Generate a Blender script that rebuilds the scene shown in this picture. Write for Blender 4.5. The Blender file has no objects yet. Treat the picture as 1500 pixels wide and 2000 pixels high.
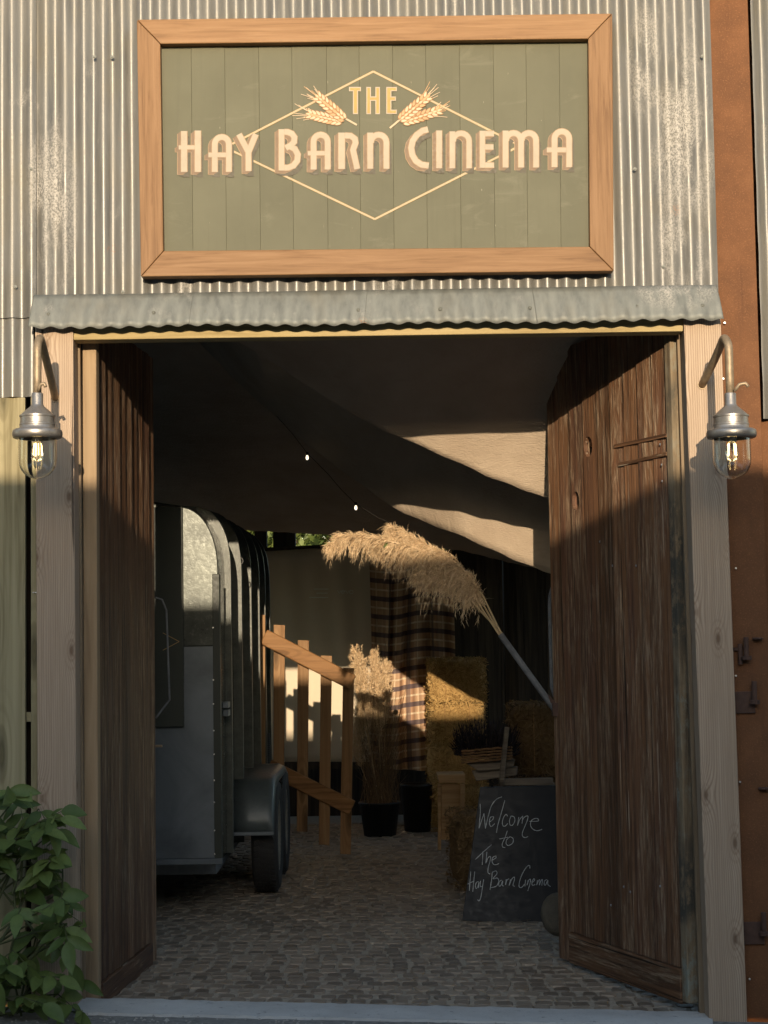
import bpy, bmesh, math, random
from math import sin, cos, pi, radians
from mathutils import Vector, Matrix
random.seed(7)
S = bpy.context.scene
COL = S.collection

# ------------------------------------------------------------------ camera
FP = 3400.0                       # focal length in pixels of a 1500 x 2000 picture
CAM = Vector((0.0, -6.8, 1.388))
PITCH, ROLL = radians(4.24), -0.016
_r = Vector((1, 0, 0)); _f = Vector((0, cos(PITCH), sin(PITCH))); _u = Vector((0, -sin(PITCH), cos(PITCH)))
CR = _r*cos(ROLL) + _u*sin(ROLL); CU = _u*cos(ROLL) - _r*sin(ROLL)
cd = bpy.data.cameras.new('camera'); cam = bpy.data.objects.new('camera', cd); COL.objects.link(cam)
mw = Matrix.Identity(4)
for i in range(3):
    mw[i][0] = CR[i]; mw[i][1] = CU[i]; mw[i][2] = -_f[i]; mw[i][3] = CAM[i]
cam.matrix_world = mw
cd.sensor_fit = 'HORIZONTAL'; cd.sensor_width = 36.0; cd.lens = 36.0*FP/1500.0
cd.clip_start = 0.05; cd.clip_end = 600
S.camera = cam

# ------------------------------------------------------------------ sky, sun, exposure
SUN_T = 0.19                      # tangent of the sun's elevation
w = bpy.data.worlds.new('World'); S.world = w; w.use_nodes = True
nt = w.node_tree; nt.nodes.clear()
sky = nt.nodes.new('ShaderNodeTexSky'); sky.sky_type = 'NISHITA'; sky.sun_disc = False
sky.sun_elevation = math.atan(SUN_T); sky.sun_rotation = pi; sky.dust_density = 0.8
bg = nt.nodes.new('ShaderNodeBackground'); bg.inputs['Strength'].default_value = 0.15
wo = nt.nodes.new('ShaderNodeOutputWorld')
nt.links.new(sky.outputs[0], bg.inputs[0]); nt.links.new(bg.outputs[0], wo.inputs[0])
sd = bpy.data.lights.new('sun', 'SUN'); sd.energy = 2.45; sd.angle = radians(0.35); sd.color = (1.0, 0.82, 0.60)
sun = bpy.data.objects.new('sun', sd); COL.objects.link(sun)
sun.location = (0, -20, 8)
sun.rotation_euler = Vector((-0.006, 1.0, -SUN_T)).to_track_quat('-Z', 'Y').to_euler()
S.view_settings.view_transform = 'Standard'; S.view_settings.look = 'None'
S.cycles.max_bounces = 10; S.cycles.diffuse_bounces = 6
S.view_settings.exposure = 1.12; S.view_settings.gamma = 1.0; S.view_settings.use_curve_mapping = False

# ------------------------------------------------------------------ helpers
def P(px, py, Y):
    """point of the place seen at photo pixel (px, py) on the plane y = Y"""
    d = _f + CR*((px-750.0)/FP) + CU*((1000.0-py)/FP)
    return CAM + d*((Y-CAM.y)/d.y)
def V(*a): return Vector(a)
def lerp(a, b, t): return a+(b-a)*t
def interp(pts, x):
    if x <= pts[0][0]: i = 0
    elif x >= pts[-1][0]: i = len(pts)-2
    else:
        i = 0
        while pts[i+1][0] < x: i += 1
    (x0, y0), (x1, y1) = pts[i], pts[i+1]
    return y0+(y1-y0)*(x-x0)/(x1-x0)
WL = {}
class B:
    def __init__(s): s.v = []; s.f = []; s.m = []
    def add(s, vs, fs, mi=0):
        o = len(s.v); s.v += [Vector(p) for p in vs]
        s.f += [tuple(o+i for i in f) for f in fs]; s.m += [mi]*len(fs)
    def hexa(s, p, mi=0):           # 0-3 front loop, 4-7 back loop
        s.add(p, [(0,1,2,3), (7,6,5,4), (0,4,5,1), (1,5,6,2), (2,6,7,3), (3,7,4,0)], mi)
    def box(s, x0, x1, y0, y1, z0, z1, mi=0):
        s.hexa([(x0,y0,z0),(x1,y0,z0),(x1,y0,z1),(x0,y0,z1),(x0,y1,z0),(x1,y1,z0),(x1,y1,z1),(x0,y1,z1)], mi)
    def bar(s, a, b, w_, h_, up=(0,0,1), mi=0):
        a = Vector(a); b = Vector(b); d = (b-a).normalized(); sx = d.cross(Vector(up))
        if sx.length < 1e-4: sx = d.cross(Vector((1,0,0)))
        sx.normalize(); uz = sx.cross(d); x = sx*w_*.5; z = uz*h_*.5
        s.hexa([a-x-z, a+x-z, a+x+z, a-x+z, b-x-z, b+x-z, b+x+z, b-x+z], mi)
    def prism(s, pts, vec, mi=0):
        n = len(pts); pts = [Vector(p) for p in pts]; vec = Vector(vec)
        s.add(pts+[p+vec for p in pts], [tuple(range(n)), tuple(range(2*n-1, n-1, -1))]+[(i, n+i, n+(i+1) % n, (i+1) % n) for i in range(n)], mi)
    def tube(s, pts, r, n=10, mi=0, caps=True):
        pts = [Vector(p) for p in pts]; m = len(pts); rr = r if isinstance(r, (list, tuple)) else [r]*m
        vs = []; nx = None
        for i, p in enumerate(pts):
            t = (pts[min(i+1, m-1)]-pts[max(i-1, 0)]).normalized()
            if nx is None:
                nx = t.cross(Vector((0, 0, 1)))
                if nx.length < 1e-3: nx = t.cross(Vector((1, 0, 0)))
            else: nx = nx-t*nx.dot(t)
            nx.normalize(); ny = t.cross(nx)
            vs += [p+(nx*cos(2*pi*k/n)+ny*sin(2*pi*k/n))*rr[i] for k in range(n)]
        fs = [(i*n+k, i*n+(k+1) % n, (i+1)*n+(k+1) % n, (i+1)*n+k) for i in range(m-1) for k in range(n)]
        if caps: fs += [tuple(range(n-1, -1, -1)), tuple((m-1)*n+k for k in range(n))]
        s.add(vs, fs, mi)
    def lathe(s, prof, c, n=32, mi=0, M=None):
        m = len(prof); vs = []
        for (r, z) in prof:
            for k in range(n):
                q = Vector((r*cos(2*pi*k/n), r*sin(2*pi*k/n), z))
                vs.append((M @ q if M else q)+Vector(c))
        s.add(vs, [(i*n+k, i*n+(k+1) % n, (i+1)*n+(k+1) % n, (i+1)*n+k) for i in range(m-1) for k in range(n)], mi)
    def grid(s, rows, mi=0):
        h = len(rows); w_ = len(rows[0])
        s.add([p for r in rows for p in r], [(i*w_+j, i*w_+j+1, (i+1)*w_+j+1, (i+1)*w_+j) for i in range(h-1) for j in range(w_-1)], mi)
def thing(name, label, cat, loc=(0,0,0), group=None):
    o = bpy.data.objects.new(name, None); COL.objects.link(o); o.location = loc; o.empty_display_size = .1
    WL[o.name] = Vector(loc); tag(o, label, cat, group); return o
def tag(o, label, cat, group=None, kind=None):
    if label: o['label'] = label
    if cat: o['category'] = cat
    if group: o['group'] = group
    if kind: o['kind'] = kind
    return o
def obj(name, b, mats, parent=None, origin=None, smooth=False, bevel=0, label=None, solid=0, recalc=True):
    if origin is None:
        n = len(b.v); origin = Vector((sum(p.x for p in b.v)/n, sum(p.y for p in b.v)/n, min(p.z for p in b.v)))
    origin = Vector(origin)
    me = bpy.data.meshes.new(name); me.from_pydata([p-origin for p in b.v], [], b.f)
    if not isinstance(mats, (list, tuple)): mats = [mats]
    for m in mats: me.materials.append(m)
    if len(mats) > 1: me.polygons.foreach_set('material_index', b.m)
    if smooth: me.polygons.foreach_set('use_smooth', [True]*len(me.polygons))
    if recalc:
        bm = bmesh.new(); bm.from_mesh(me); bmesh.ops.recalc_face_normals(bm, faces=bm.faces); bm.to_mesh(me); bm.free()
    me.update()
    o = bpy.data.objects.new(name, me); COL.objects.link(o); WL[o.name] = origin
    if parent: o.parent = parent; o.location = origin-WL[parent.name]
    else: o.location = origin
    if bevel:
        md = o.modifiers.new('bevel', 'BEVEL'); md.width = bevel; md.segments = 2; md.limit_method = 'ANGLE'; md.harden_normals = False
    if solid:
        md = o.modifiers.new('thick', 'SOLIDIFY'); md.thickness = solid; md.offset = 0
    if label: o['label'] = label
    return o
def struct(o): o['kind'] = 'structure'; return o

# ------------------------------------------------------------------ materials
class MT:
    def __init__(s, name):
        s.m = bpy.data.materials.new(name); s.m.use_nodes = True; s.t = s.m.node_tree; s.b = s.t.nodes['Principled BSDF']
    def n(s, typ, **kw):
        x = s.t.nodes.new(typ)
        for k, v in kw.items(): setattr(x, k, v)
        return x
    def put(s, node, key, val):
        if isinstance(val, bpy.types.NodeSocket): s.t.links.new(val, node.inputs[key])
        else: node.inputs[key].default_value = val
    def co(s, scale=(1,1,1), rnd=6.0, kind='Object', rot=(0,0,0)):
        tc = s.n('ShaderNodeTexCoord'); v = tc.outputs[kind]
        if rnd:
            oi = s.n('ShaderNodeObjectInfo'); mu = s.n('ShaderNodeVectorMath', operation='SCALE')
            cx = s.n('ShaderNodeCombineXYZ')
            for a, k in ((0, 1.0), (1, 1.7), (2, 2.3)):
                q = s.math('MULTIPLY', oi.outputs['Random'], k); s.t.links.new(q, cx.inputs[a])
            s.put(mu, 0, cx.outputs[0]); mu.inputs['Scale'].default_value = rnd
            ad = s.n('ShaderNodeVectorMath', operation='ADD'); s.put(ad, 0, v); s.put(ad, 1, mu.outputs[0]); v = ad.outputs[0]
        mp = s.n('ShaderNodeMapping'); s.put(mp, 'Vector', v); mp.inputs['Scale'].default_value = scale; mp.inputs['Rotation'].default_value = rot
        return mp.outputs[0]
    def noise(s, v, scale=5, detail=5, rough=.55, dist=0):
        x = s.n('ShaderNodeTexNoise'); s.put(x, 'Vector', v); s.put(x, 'Scale', scale); s.put(x, 'Detail', detail); s.put(x, 'Roughness', rough); s.put(x, 'Distortion', dist)
        return x.outputs['Fac']
    def vor(s, v, scale=5, feat='F1', out='Distance'):
        x = s.n('ShaderNodeTexVoronoi', feature=feat); s.put(x, 'Vector', v); s.put(x, 'Scale', scale); return x.outputs[out]
    def vor2(s, a, b, scale=1):
        cx = s.n('ShaderNodeCombineXYZ'); s.put(cx, 0, a); s.put(cx, 1, b)
        x = s.n('ShaderNodeTexVoronoi', voronoi_dimensions='2D'); s.put(x, 'Vector', cx.outputs[0]); s.put(x, 'Scale', scale); return x.outputs['Distance']
    def ramp(s, fac, stops):
        x = s.n('ShaderNodeValToRGB'); s.put(x, 'Fac', fac); e = x.color_ramp.elements
        while len(e) < len(stops): e.new(.5)
        for i, (p, c) in enumerate(stops):
            e[i].position = p; e[i].color = (*c, 1) if len(c) == 3 else c
        return x.outputs['Color']
    def fr(s, fac, lo, hi, a=0.0, b=1.0):
        x = s.n('ShaderNodeMapRange'); s.put(x, 'Value', fac); s.put(x, 'From Min', lo); s.put(x, 'From Max', hi); s.put(x, 'To Min', a); s.put(x, 'To Max', b); return x.outputs[0]
    def math(s, op, a, b=None, c=None):
        x = s.n('ShaderNodeMath', operation=op); s.put(x, 0, a)
        if b is not None: s.put(x, 1, b)
        if c is not None: s.put(x, 2, c)
        return x.outputs[0]
    def mix(s, fac, a, b, typ='MIX'):
        x = s.n('ShaderNodeMix', data_type='RGBA', blend_type=typ); s.put(x, 0, fac)
        for k, q in ((6, a), (7, b)):
            if isinstance(q, bpy.types.NodeSocket): s.t.links.new(q, x.inputs[k])
            else: x.inputs[k].default_value = (*q, 1) if len(q) == 3 else q
        return x.outputs[2]
    def col(s, c):
        if isinstance(c, bpy.types.NodeSocket): s.t.links.new(c, s.b.inputs['Base Color'])
        else: s.b.inputs['Base Color'].default_value = (*c, 1)
    def bump(s, h, st=.4, d=.004):
        x = s.n('ShaderNodeBump'); s.put(x, 'Height', h); s.put(x, 'Strength', st); s.put(x, 'Distance', d)
        s.t.links.new(x.outputs[0], s.b.inputs['Normal'])
    def set(s, **kw):
        for k, v in kw.items(): s.put(s.b, k.replace('_', ' '), v)
        return s
    def sep(s, v):
        x = s.n('ShaderNodeSeparateXYZ'); s.put(x, 0, v); return x.outputs
def sc(axis, along, across):
    return tuple(along if a == axis else across for a in 'XYZ')
def wood(name, dark, mid, light, axis='Z', across=45, along=1.6, rough=.75, bump=.35, knots=True, var=.25, lines=0):
    t = MT(name); v = t.co(sc(axis, along, across)); v1 = t.co(sc(axis, .5, 9))
    g = t.noise(v, 1, 7, .62, .6); big = t.noise(v1, 1, 3, .5, .4)
    f = t.math('ADD', t.math('MULTIPLY', g, .7), t.math('MULTIPLY', big, .3))
    c = t.ramp(f, [(.33, dark), (.48, mid), (.66, light)])
    if lines:
        fine = t.noise(t.co(sc(axis, .6, lines)), 1, 2, .5, .3)
        c = t.mix(t.fr(fine, .5, .62, 0, .55), c, dark)
    if knots:
        kx, ky, kz = t.sep(t.co(sc(axis, 1.3, 6.0))); d = t.vor2(t.math('ADD', ky, kz if axis == 'X' else kx), kx if axis == 'X' else kz)
        k = t.fr(d, .05, .16, 1, 0)
        rings = t.math('SINE', t.math('MULTIPLY', d, 60)); 
        c = t.mix(t.math('MULTIPLY', k, .75), c, tuple(x*.35 for x in dark))
        halo = t.math('MULTIPLY', t.fr(d, .1, .42, 1, 0), t.fr(rings, -.2, .9, 0, .5))
        c = t.mix(halo, c, dark)
    oi = t.n('ShaderNodeObjectInfo'); br = t.fr(oi.outputs['Random'], 0, 1, 1-var, 1+var*.6)
    hs = t.n('ShaderNodeHueSaturation'); t.put(hs, 'Color', c); t.put(hs, 'Value', br)
    t.col(hs.outputs[0]); t.set(Roughness=rough); t.b.inputs['Specular IOR Level'].default_value = .25
    t.bump(g, bump, .004); return t.m
def plain(name, c, rough=.6, metal=0, nscale=8, amt=.25, bump=.15, bd=.002, spec=.4):
    t = MT(name); v = t.co(); g = t.noise(v, nscale, 6, .6); g2 = t.noise(v, nscale*9, 4, .6)
    f = t.math('ADD', t.math('MULTIPLY', g, .65), t.math('MULTIPLY', g2, .35))
    t.col(t.ramp(f, [(.3, tuple(x*(1-amt) for x in c)), (.7, tuple(min(1, x*(1+amt)) for x in c))]))
    t.set(Roughness=t.fr(g2, .3, .7, max(.05, rough-.12), min(1, rough+.12)), Metallic=metal); t.b.inputs['Specular IOR Level'].default_value = spec
    if bump: t.bump(f, bump, bd)
    return t.m

M = {}
def fir(name):
    t = MT(name); v = t.co((1,1,1)); x, y, z = t.sep(v)
    kx, ky, kz = t.sep(t.co((6.5,6.5,2.6))); d = t.vor2(t.math('ADD', kx, ky), kz); low = t.noise(t.co((5,5,1.3)), 1, 3, .5); fine = t.noise(t.co((120,120,3)), 1, 5, .65); big = t.noise(t.co((7,7,.7)), 1, 4, .55)
    kn = t.fr(d, .02, .42, 1, 0)
    ph = t.math('ADD', t.math('MULTIPLY', t.math('ADD', x, y), 2*pi*112), t.math('ADD', t.math('MULTIPLY', low, 15), t.math('MULTIPLY', t.math('MULTIPLY', kn, kn), 26)))
    ln = t.fr(t.math('SINE', ph), -.1, .95)
    c = t.ramp(t.math('ADD', t.math('MULTIPLY', fine, .5), t.math('MULTIPLY', big, .5)), [(.35,(.37,.27,.185)), (.65,(.52,.40,.285))])
    c = t.mix(t.math('MULTIPLY', ln, t.fr(big, .35, .65, .15, .75)), c, (.235,.15,.095))
    kg = t.fr(t.noise(t.co((1.7,1.7,1.1)), 1, 2, .5), .44, .50); c = t.mix(t.math('MULTIPLY', t.fr(d, .03, .09, .7, 0), kg), c, (.10,.055,.03))
    c = t.mix(t.math('MULTIPLY', kg, t.math('MULTIPLY', t.fr(d, .08, .26, .4, 0), t.fr(t.math('SINE', t.math('MULTIPLY', d, 75)), 0, .8))), c, (.20,.12,.07))
    crk = t.fr(t.noise(t.co((34,34,.55)), 1, 2, .5, .3), .665, .685); c = t.mix(t.math('MULTIPLY', crk, .8), c, (.05,.035,.025))
    t.col(c); t.set(Roughness=.82); t.b.inputs['Specular IOR Level'].default_value = .2
    t.bump(t.math('SUBTRACT', t.math('ADD', t.math('MULTIPLY', ln, .5), t.math('MULTIPLY', fine, .4)), crk), .4, .003); return t.m
M['post'] = fir('sawn_fir')
M['lintel'] = wood('lintel_wood', (.24,.17,.07), (.42,.32,.15), (.50,.40,.21), 'X', 40, 1.2, .8, .25, False, .1)
M['jamb'] = wood('jamb_wood', (.12,.085,.05), (.25,.18,.11), (.33,.25,.16), 'Z', 40, 1.2, .85, .3, False, .1)
M['oak'] = wood('oak_horizontal', (.14,.068,.027), (.23,.123,.053), (.29,.165,.079), 'X', 75, 3.2, .6, .3, False, .1)
M['oakv'] = wood('oak_vertical', (.14,.068,.027), (.23,.123,.053), (.29,.165,.079), 'Z', 75, 3.2, .6, .3, False, .08)
M['fence'] = wood('treated_boarding', (.20,.165,.085), (.34,.29,.165), (.43,.37,.22), 'Z', 34, .9, .85, .25, True, .12)
M['picket'] = wood('picket_pine', (.15,.08,.032), (.275,.155,.07), (.35,.215,.105), 'Z', 36, 1.2, .7, .2, True, .12)
M['rail'] = wood('rail_pine', (.12,.055,.02), (.26,.13,.048), (.34,.185,.078), 'X', 36, 2.0, .65, .2, True, .1)
M['grey_timber'] = wood('grey_timber', (.10,.08,.06), (.22,.18,.14), (.32,.27,.21), 'X', 36, 2, .85, .3, True, .2)
M['barn_dark'] = wood('tarred_boards', (.022,.016,.011), (.05,.036,.025), (.09,.065,.042), 'Z', 30, 1.5, .9, .3, False, .3)
M['bench'] = wood('bench_pine', (.22,.12,.05), (.40,.24,.11), (.48,.32,.16), 'X', 36, 1.5, .7, .2, False, .1)

def door_wood(name='weathered_door_paint', hz=False):
    t = MT(name); co0 = t.co; t.co = lambda q=(1,1,1), *k: co0((q[2], q[2], q[0]) if hz else q, *k)
    v = t.co((48,48,1.3)); g = t.noise(v, 1, 8, .68, .8)
    p = t.noise(t.co((9,9,1.3)), 1, 5, .66, 1.6); fl = t.noise(t.co((120,120,9)), 1, 5, .7); hue = t.noise(t.co((4,4,.8)), 1, 3, .5)
    base = t.ramp(g, [(.30,(.05,.028,.018)), (.44,(.15,.075,.038)), (.58,(.25,.125,.06)), (.72,(.37,.21,.115))])
    base = t.mix(t.fr(hue, .5, .68, 0, .7), base, t.ramp(g, [(.32,(.045,.024,.02)), (.7,(.25,.115,.07))]))
    bare = t.ramp(g, [(.35,(.22,.13,.07)), (.65,(.58,.42,.27))])
    mask = t.math('MULTIPLY', t.fr(p, .46, .58), t.fr(fl, .44, .58))
    c = t.mix(mask, base, bare)
    streak = t.fr(t.noise(t.co((120,120,2.2)), 1, 4, .6, .5), .645, .69, 0, .9)
    c = t.mix(streak, c, (.62,.50,.36))
    crk = t.fr(t.noise(t.co((60,60,.9)), 1, 3, .6, .5), .36, .31, 0, .9); c = t.mix(crk, c, (.016,.010,.008))
    oi = t.n('ShaderNodeObjectInfo'); hs = t.n('ShaderNodeHueSaturation'); t.put(hs, 'Color', c); t.put(hs, 'Value', t.fr(oi.outputs['Random'], 0, 1, .58, 1.02))
    t.col(hs.outputs[0]); t.set(Roughness=t.fr(mask, 0, 1, .6, .9)); t.b.inputs['Specular IOR Level'].default_value = .3
    t.bump(t.math('SUBTRACT', t.math('ADD', g, t.math('MULTIPLY', mask, .5)), crk), .9, .006); return t.m
M['door'] = door_wood(); M['door_rail'] = door_wood('weathered_rail_paint', True)
def stile(name, amt):
    t = MT(name); v = t.co((30,30,2)); g = t.noise(v, 1, 7, .65, .5); li = t.noise(t.co((22,22,14)), 1, 6, .7); z = t.noise(t.co((2,2,2.2)), 1, 3, .5)
    c = t.ramp(g, [(.3,(.06,.045,.03)), (.5,(.20,.145,.085)), (.7,(.33,.25,.15))])
    c = t.mix(t.math('MULTIPLY', t.fr(li, .48, .6), t.fr(z, .45, .6, 0, amt)), c, (.25,.26,.21))
    c = t.mix(t.math('MULTIPLY', t.fr(li, .6, .45), t.fr(z, .5, .38, 0, amt)), c, (.05,.05,.04))
    t.col(c); t.set(Roughness=.9); t.bump(t.math('ADD', g, li), .5, .004); return t.m
M['stile'] = stile('lichened_stile', .9); M['stile2'] = wood('bare_stile', (.20,.13,.075), (.34,.235,.135), (.42,.30,.18), 'Z', 30, 1.5, .85, .4, False, .1)

def galv(name, patches, base=(.168,.161,.143), metal=.2, r0=.30, r1=.52):
    t = MT(name); v = t.co((1,1,1), 0)
    g = t.noise(t.co((26,26,2.2), 0), 1, 6, .65); cl = t.noise(t.co((5,5,3), 0), 1, 4, .6); sp = t.noise(t.co((150,150,110), 0), 1, 4, .75)
    x, y, z = t.sep(v); m = None
    wob = t.noise(t.co((11,11,4), 0), 1, 5, .65)
    for (cx, cz, rx, rz) in patches:
        dx = t.math('DIVIDE', t.math('SUBTRACT', x, cx), rx); dz = t.math('DIVIDE', t.math('SUBTRACT', z, cz), rz)
        d = t.math('ADD', t.math('MULTIPLY', dx, dx), t.math('MULTIPLY', dz, dz))
        k = t.fr(d, 1.3, .1); m = k if m is None else t.math('MAXIMUM', m, k)
    rnd = t.fr(cl, .57, .70, 0, .8)
    m = rnd if m is None else t.math('MAXIMUM', m, rnd)
    m = t.math('MULTIPLY', m, t.fr(wob, .40, .58)); 
    mask = t.math('MULTIPLY', m, t.fr(sp, .42, .56))
    c = t.ramp(g, [(.3, tuple(q*.72 for q in base)), (.5, base), (.72, tuple(min(1, q*1.22) for q in base))])
    c = t.mix(t.fr(cl, .5, .3, 0, .45), c, (.19,.165,.115))
    c = t.mix(mask, c, (.43,.40,.35))
    rust = t.math('MULTIPLY', t.fr(t.noise(t.co((7,7,6), 0), 1, 3, .6), .68, .78), t.fr(sp, .5, .6))
    c = t.mix(rust, c, (.30,.13,.05))
    t.col(c); t.set(Metallic=t.fr(t.math('MAXIMUM', mask, rust), 0, 1, metal, .05))
    t.set(Roughness=t.math('ADD', t.fr(t.math('ADD', g, t.math('MULTIPLY', sp, .5)), .55, .95, r0, r1), t.math('MULTIPLY', m, .28)))
    t.bump(t.math('ADD', t.math('MULTIPLY', cl, 2.0), t.math('MULTIPLY', sp, t.fr(m, 0, 1, .05, .5))), .35, .003); return t.m
pa = P(100, 400, .02); pb = P(1335, 270, .02); pc = P(1265, 130, .02); pd = P(1370, 560, .0); pe = P(1330, 480, .02)
M['galv'] = galv('galvanised_sheet', [(pa.x, pa.z, .10, .42), (pb.x, pb.z, .13, .42), (pc.x, pc.z, .08, .25), (pe.x, pe.z, .10, .2)])
M['canopy'] = galv('weathered_flashing', [(pd.x-.1, pd.z, .16, .1)], (.175,.18,.158), .2, .5, .65)
def rusty():
    t = MT('red_oxide_steel'); v = t.co((1,1,1)); g = t.noise(v, 9, 6, .65); f = t.noise(v, 160, 3, .7); s = t.noise(t.co((30,30,1.5)), 1, 4, .6)
    c = t.ramp(g, [(.3,(.125,.056,.025)), (.55,(.155,.068,.029)), (.75,(.185,.083,.036))])
    c = t.mix(t.fr(f, .55, .75, 0, .35), c, (.42,.2,.09)); c = t.mix(t.fr(s, .6, .75, 0, .4), c, (.09,.04,.02))
    t.col(c); t.set(Roughness=.82); t.b.inputs['Specular IOR Level'].default_value = .25; t.bump(t.math('ADD', g, f), .3, .002); return t.m
M['beam'] = rusty()
M['iron'] = plain('rusted_iron', (.09,.05,.035), .8, .2, 25, .4, .4)
M['pipe'] = plain('weathered_bronze_pipe', (.33,.25,.16), .55, .5, 40, .35, .3)
M['alloy'] = plain('cast_aluminium', (.36,.33,.29), .38, .75, 30, .2, .2, .001)
M['steel'] = plain('dull_steel', (.30,.30,.30), .45, .6, 30, .25, .2)
M['dullpipe'] = plain('dull_grey_pipe', (.13,.13,.13), .75, 0, 40, .35, .3)
M['bolt'] = plain('bright_bolt', (.75,.73,.7), .3, .9, 20, .1, 0)
def olive():
    t = MT('olive_paint'); v = t.co((1,1,1)); g = t.noise(v, 3, 4, .6); st = t.noise(t.co((40,40,1.4)), 1, 5, .6); sm = t.noise(t.co((3,3,9)), 1, 6, .7, .8)
    c = t.ramp(g, [(.3,(.096,.092,.053)), (.7,(.120,.115,.069))])
    c = t.mix(t.fr(st, .55, .75, 0, .35), c, (.08,.075,.042)); c = t.mix(t.fr(sm, .6, .72, 0, .35), c, (.19,.178,.12))
    c = t.mix(t.fr(t.noise(t.co((60,60,14)), 1, 3, .7), .72, .76, 0, .5), c, (.4,.37,.26))
    t.col(c); t.set(Roughness=.6); t.b.inputs['Specular IOR Level'].default_value = .3; t.bump(st, .25, .002); return t.m
M['olive'] = olive()
M['cream'] = plain('cream_letter_paint', (.385,.315,.225), .6, 0, 14, .10, .1)
M['tan'] = plain('tan_letter_paint', (.185,.118,.066), .6, 0, 14, .15, .1)
M['tan2'] = plain('light_edge_paint', (.31,.20,.105), .6, 0, 14, .15, .1)
M['shade_paint'] = plain('grey_drop_paint', (.082,.068,.042), .6, 0, 14, .12, .1)
M['gold'] = plain('gold_line_paint', (.44,.285,.10), .5, 0, 20, .18, .1)
M['amber'] = plain('amber_letter_paint', (.46,.23,.05), .55, 0, 20, .15, .1)
M['wheat'] = plain('wheat_paint', (.48,.28,.13), .6, 0, 20, .15, .1)
M['wheat2'] = plain('pale_wheat_paint', (.56,.41,.26), .6, 0, 20, .1, .1)
M['wheatd'] = plain('brown_wheat_paint', (.28,.14,.05), .6, 0, 20, .15, .1)
def concrete():
    t = MT('painted_concrete'); v = t.co((1,1,1)); g = t.noise(v, 4, 6, .65); f = t.noise(v, 70, 5, .7); cr = t.noise(v, 22, 6, .75)
    c = t.ramp(g, [(.3,(.46,.44,.40)), (.7,(.62,.60,.55))]); c = t.mix(t.fr(cr, .60, .68, 0, .8), c, (.12,.115,.10)); c = t.mix(t.fr(f, .62, .7, 0, .5), c, (.2,.19,.17))
    t.col(c); t.set(Roughness=.85); t.bump(t.math('ADD', f, g), .5, .004); return t.m
M['sill'] = concrete()
M['yard'] = plain('gravelly_tarmac', (.23,.22,.195), .9, 0, 40, .45, .8, .006)
M['pebble'] = plain('pebble', (.34,.32,.28), .85, 0, 12, .3, .2)
def sett():
    t = MT('clay_sett'); v = t.co((1,1,1)); g = t.noise(v, 18, 6, .65); f = t.noise(v, 110, 4, .7)
    oi = t.n('ShaderNodeObjectInfo'); geo = t.n('ShaderNodeNewGeometry')
    r = t.math('FRACT', t.math('ADD', oi.outputs['Random'], geo.outputs['Random Per Island']))
    c = t.ramp(g, [(.3,(.21,.16,.112)), (.7,(.31,.245,.175))]); hs = t.n('ShaderNodeHueSaturation'); t.put(hs, 'Color', c); t.put(hs, 'Value', t.fr(r, 0, 1, .62, 1.35))
    t.col(hs.outputs[0]); t.set(Roughness=t.fr(f, .3, .7, .45, .7)); t.bump(t.math('ADD', g, f), .3, .002); return t.m
M['sett'] = sett()
M['mortar'] = plain('sandy_joint', (.40,.335,.25), .95, 0, 50, .35, .5, .004)
def canvas():
    t = MT('beige_canvas'); v = t.co((1,1,1), 0); g = t.noise(v, 3, 5, .6); f = t.noise(t.co((60,60,240), 0), 1, 3, .6); st = t.noise(t.co((4,14,4), 0), 1, 5, .65, 1)
    c = t.ramp(g, [(.3,(.38,.295,.21)), (.7,(.47,.375,.275))]); c = t.mix(t.fr(st, .6, .75, 0, .3), c, (.26,.2,.15))
    t.col(c); t.set(Roughness=.9); t.b.inputs['Specular IOR Level'].default_value = .15; t.bump(t.math('ADD', f, t.math('MULTIPLY', st, 2)), .6, .008); return t.m
M['canvas'] = canvas()
M['screen'] = plain('projection_cloth', (.66,.55,.40), .9, 0, 2, .06, .1)
M['projected_text'] = plain('projected_light_paint', (.78,.78,.70), .9, 0, 2, .03, 0)  # projected wording on the screen, its light painted as a paler colour
def plaid():
    t = MT('plaid_cloth'); x, y, z = t.sep(t.co((1,1,1), 0, 'UV'))
    def band(q, per, off, wd):
        f = t.math('FRACT', t.math('ADD', t.math('DIVIDE', q, per), off)); return t.math('LESS_THAN', f, wd)
    c = t.mix(t.noise(t.co((200,200,200), 0), 1, 2), (.42,.26,.15), (.55,.36,.23))
    c = t.mix(t.math('MULTIPLY', band(x, .15, .1, .30), .55), c, (.30,.15,.085)); c = t.mix(t.math('MULTIPLY', band(x, .15, .55, .08), .7), c, (.72,.56,.38))
    c = t.mix(t.math('MULTIPLY', band(y, .146, .62, .10), .75), c, (.74,.60,.42)); c = t.mix(t.math('MULTIPLY', band(x, .30, .2, .14), .7), c, (.10,.075,.08))
    c = t.mix(t.math('MULTIPLY', band(y, .146, .2, .26), .85), c, (.075,.06,.075))
    t.col(c); t.set(Roughness=.95); t.b.inputs['Specular IOR Level'].default_value = .1; return t.m
M['plaid'] = plaid()
def straw(name, a, b_):
    t = MT(name); geo = t.n('ShaderNodeNewGeometry'); v = t.co((1,1,1), 0); g = t.noise(v, 60, 4, .7)
    c = t.ramp(t.math('ADD', t.math('MULTIPLY', geo.outputs['Random Per Island'], .7), t.math('MULTIPLY', g, .3)), [(.1, a), (.9, b_)])
    t.col(c); t.set(Roughness=.8); t.b.inputs['Specular IOR Level'].default_value = .2; t.bump(g, .8, .01); return t.m
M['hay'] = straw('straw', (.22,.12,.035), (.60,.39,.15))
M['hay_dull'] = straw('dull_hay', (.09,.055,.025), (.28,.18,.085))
M['plume'] = straw('pampas_plume', (.50,.34,.18), (.78,.59,.37))
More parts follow.
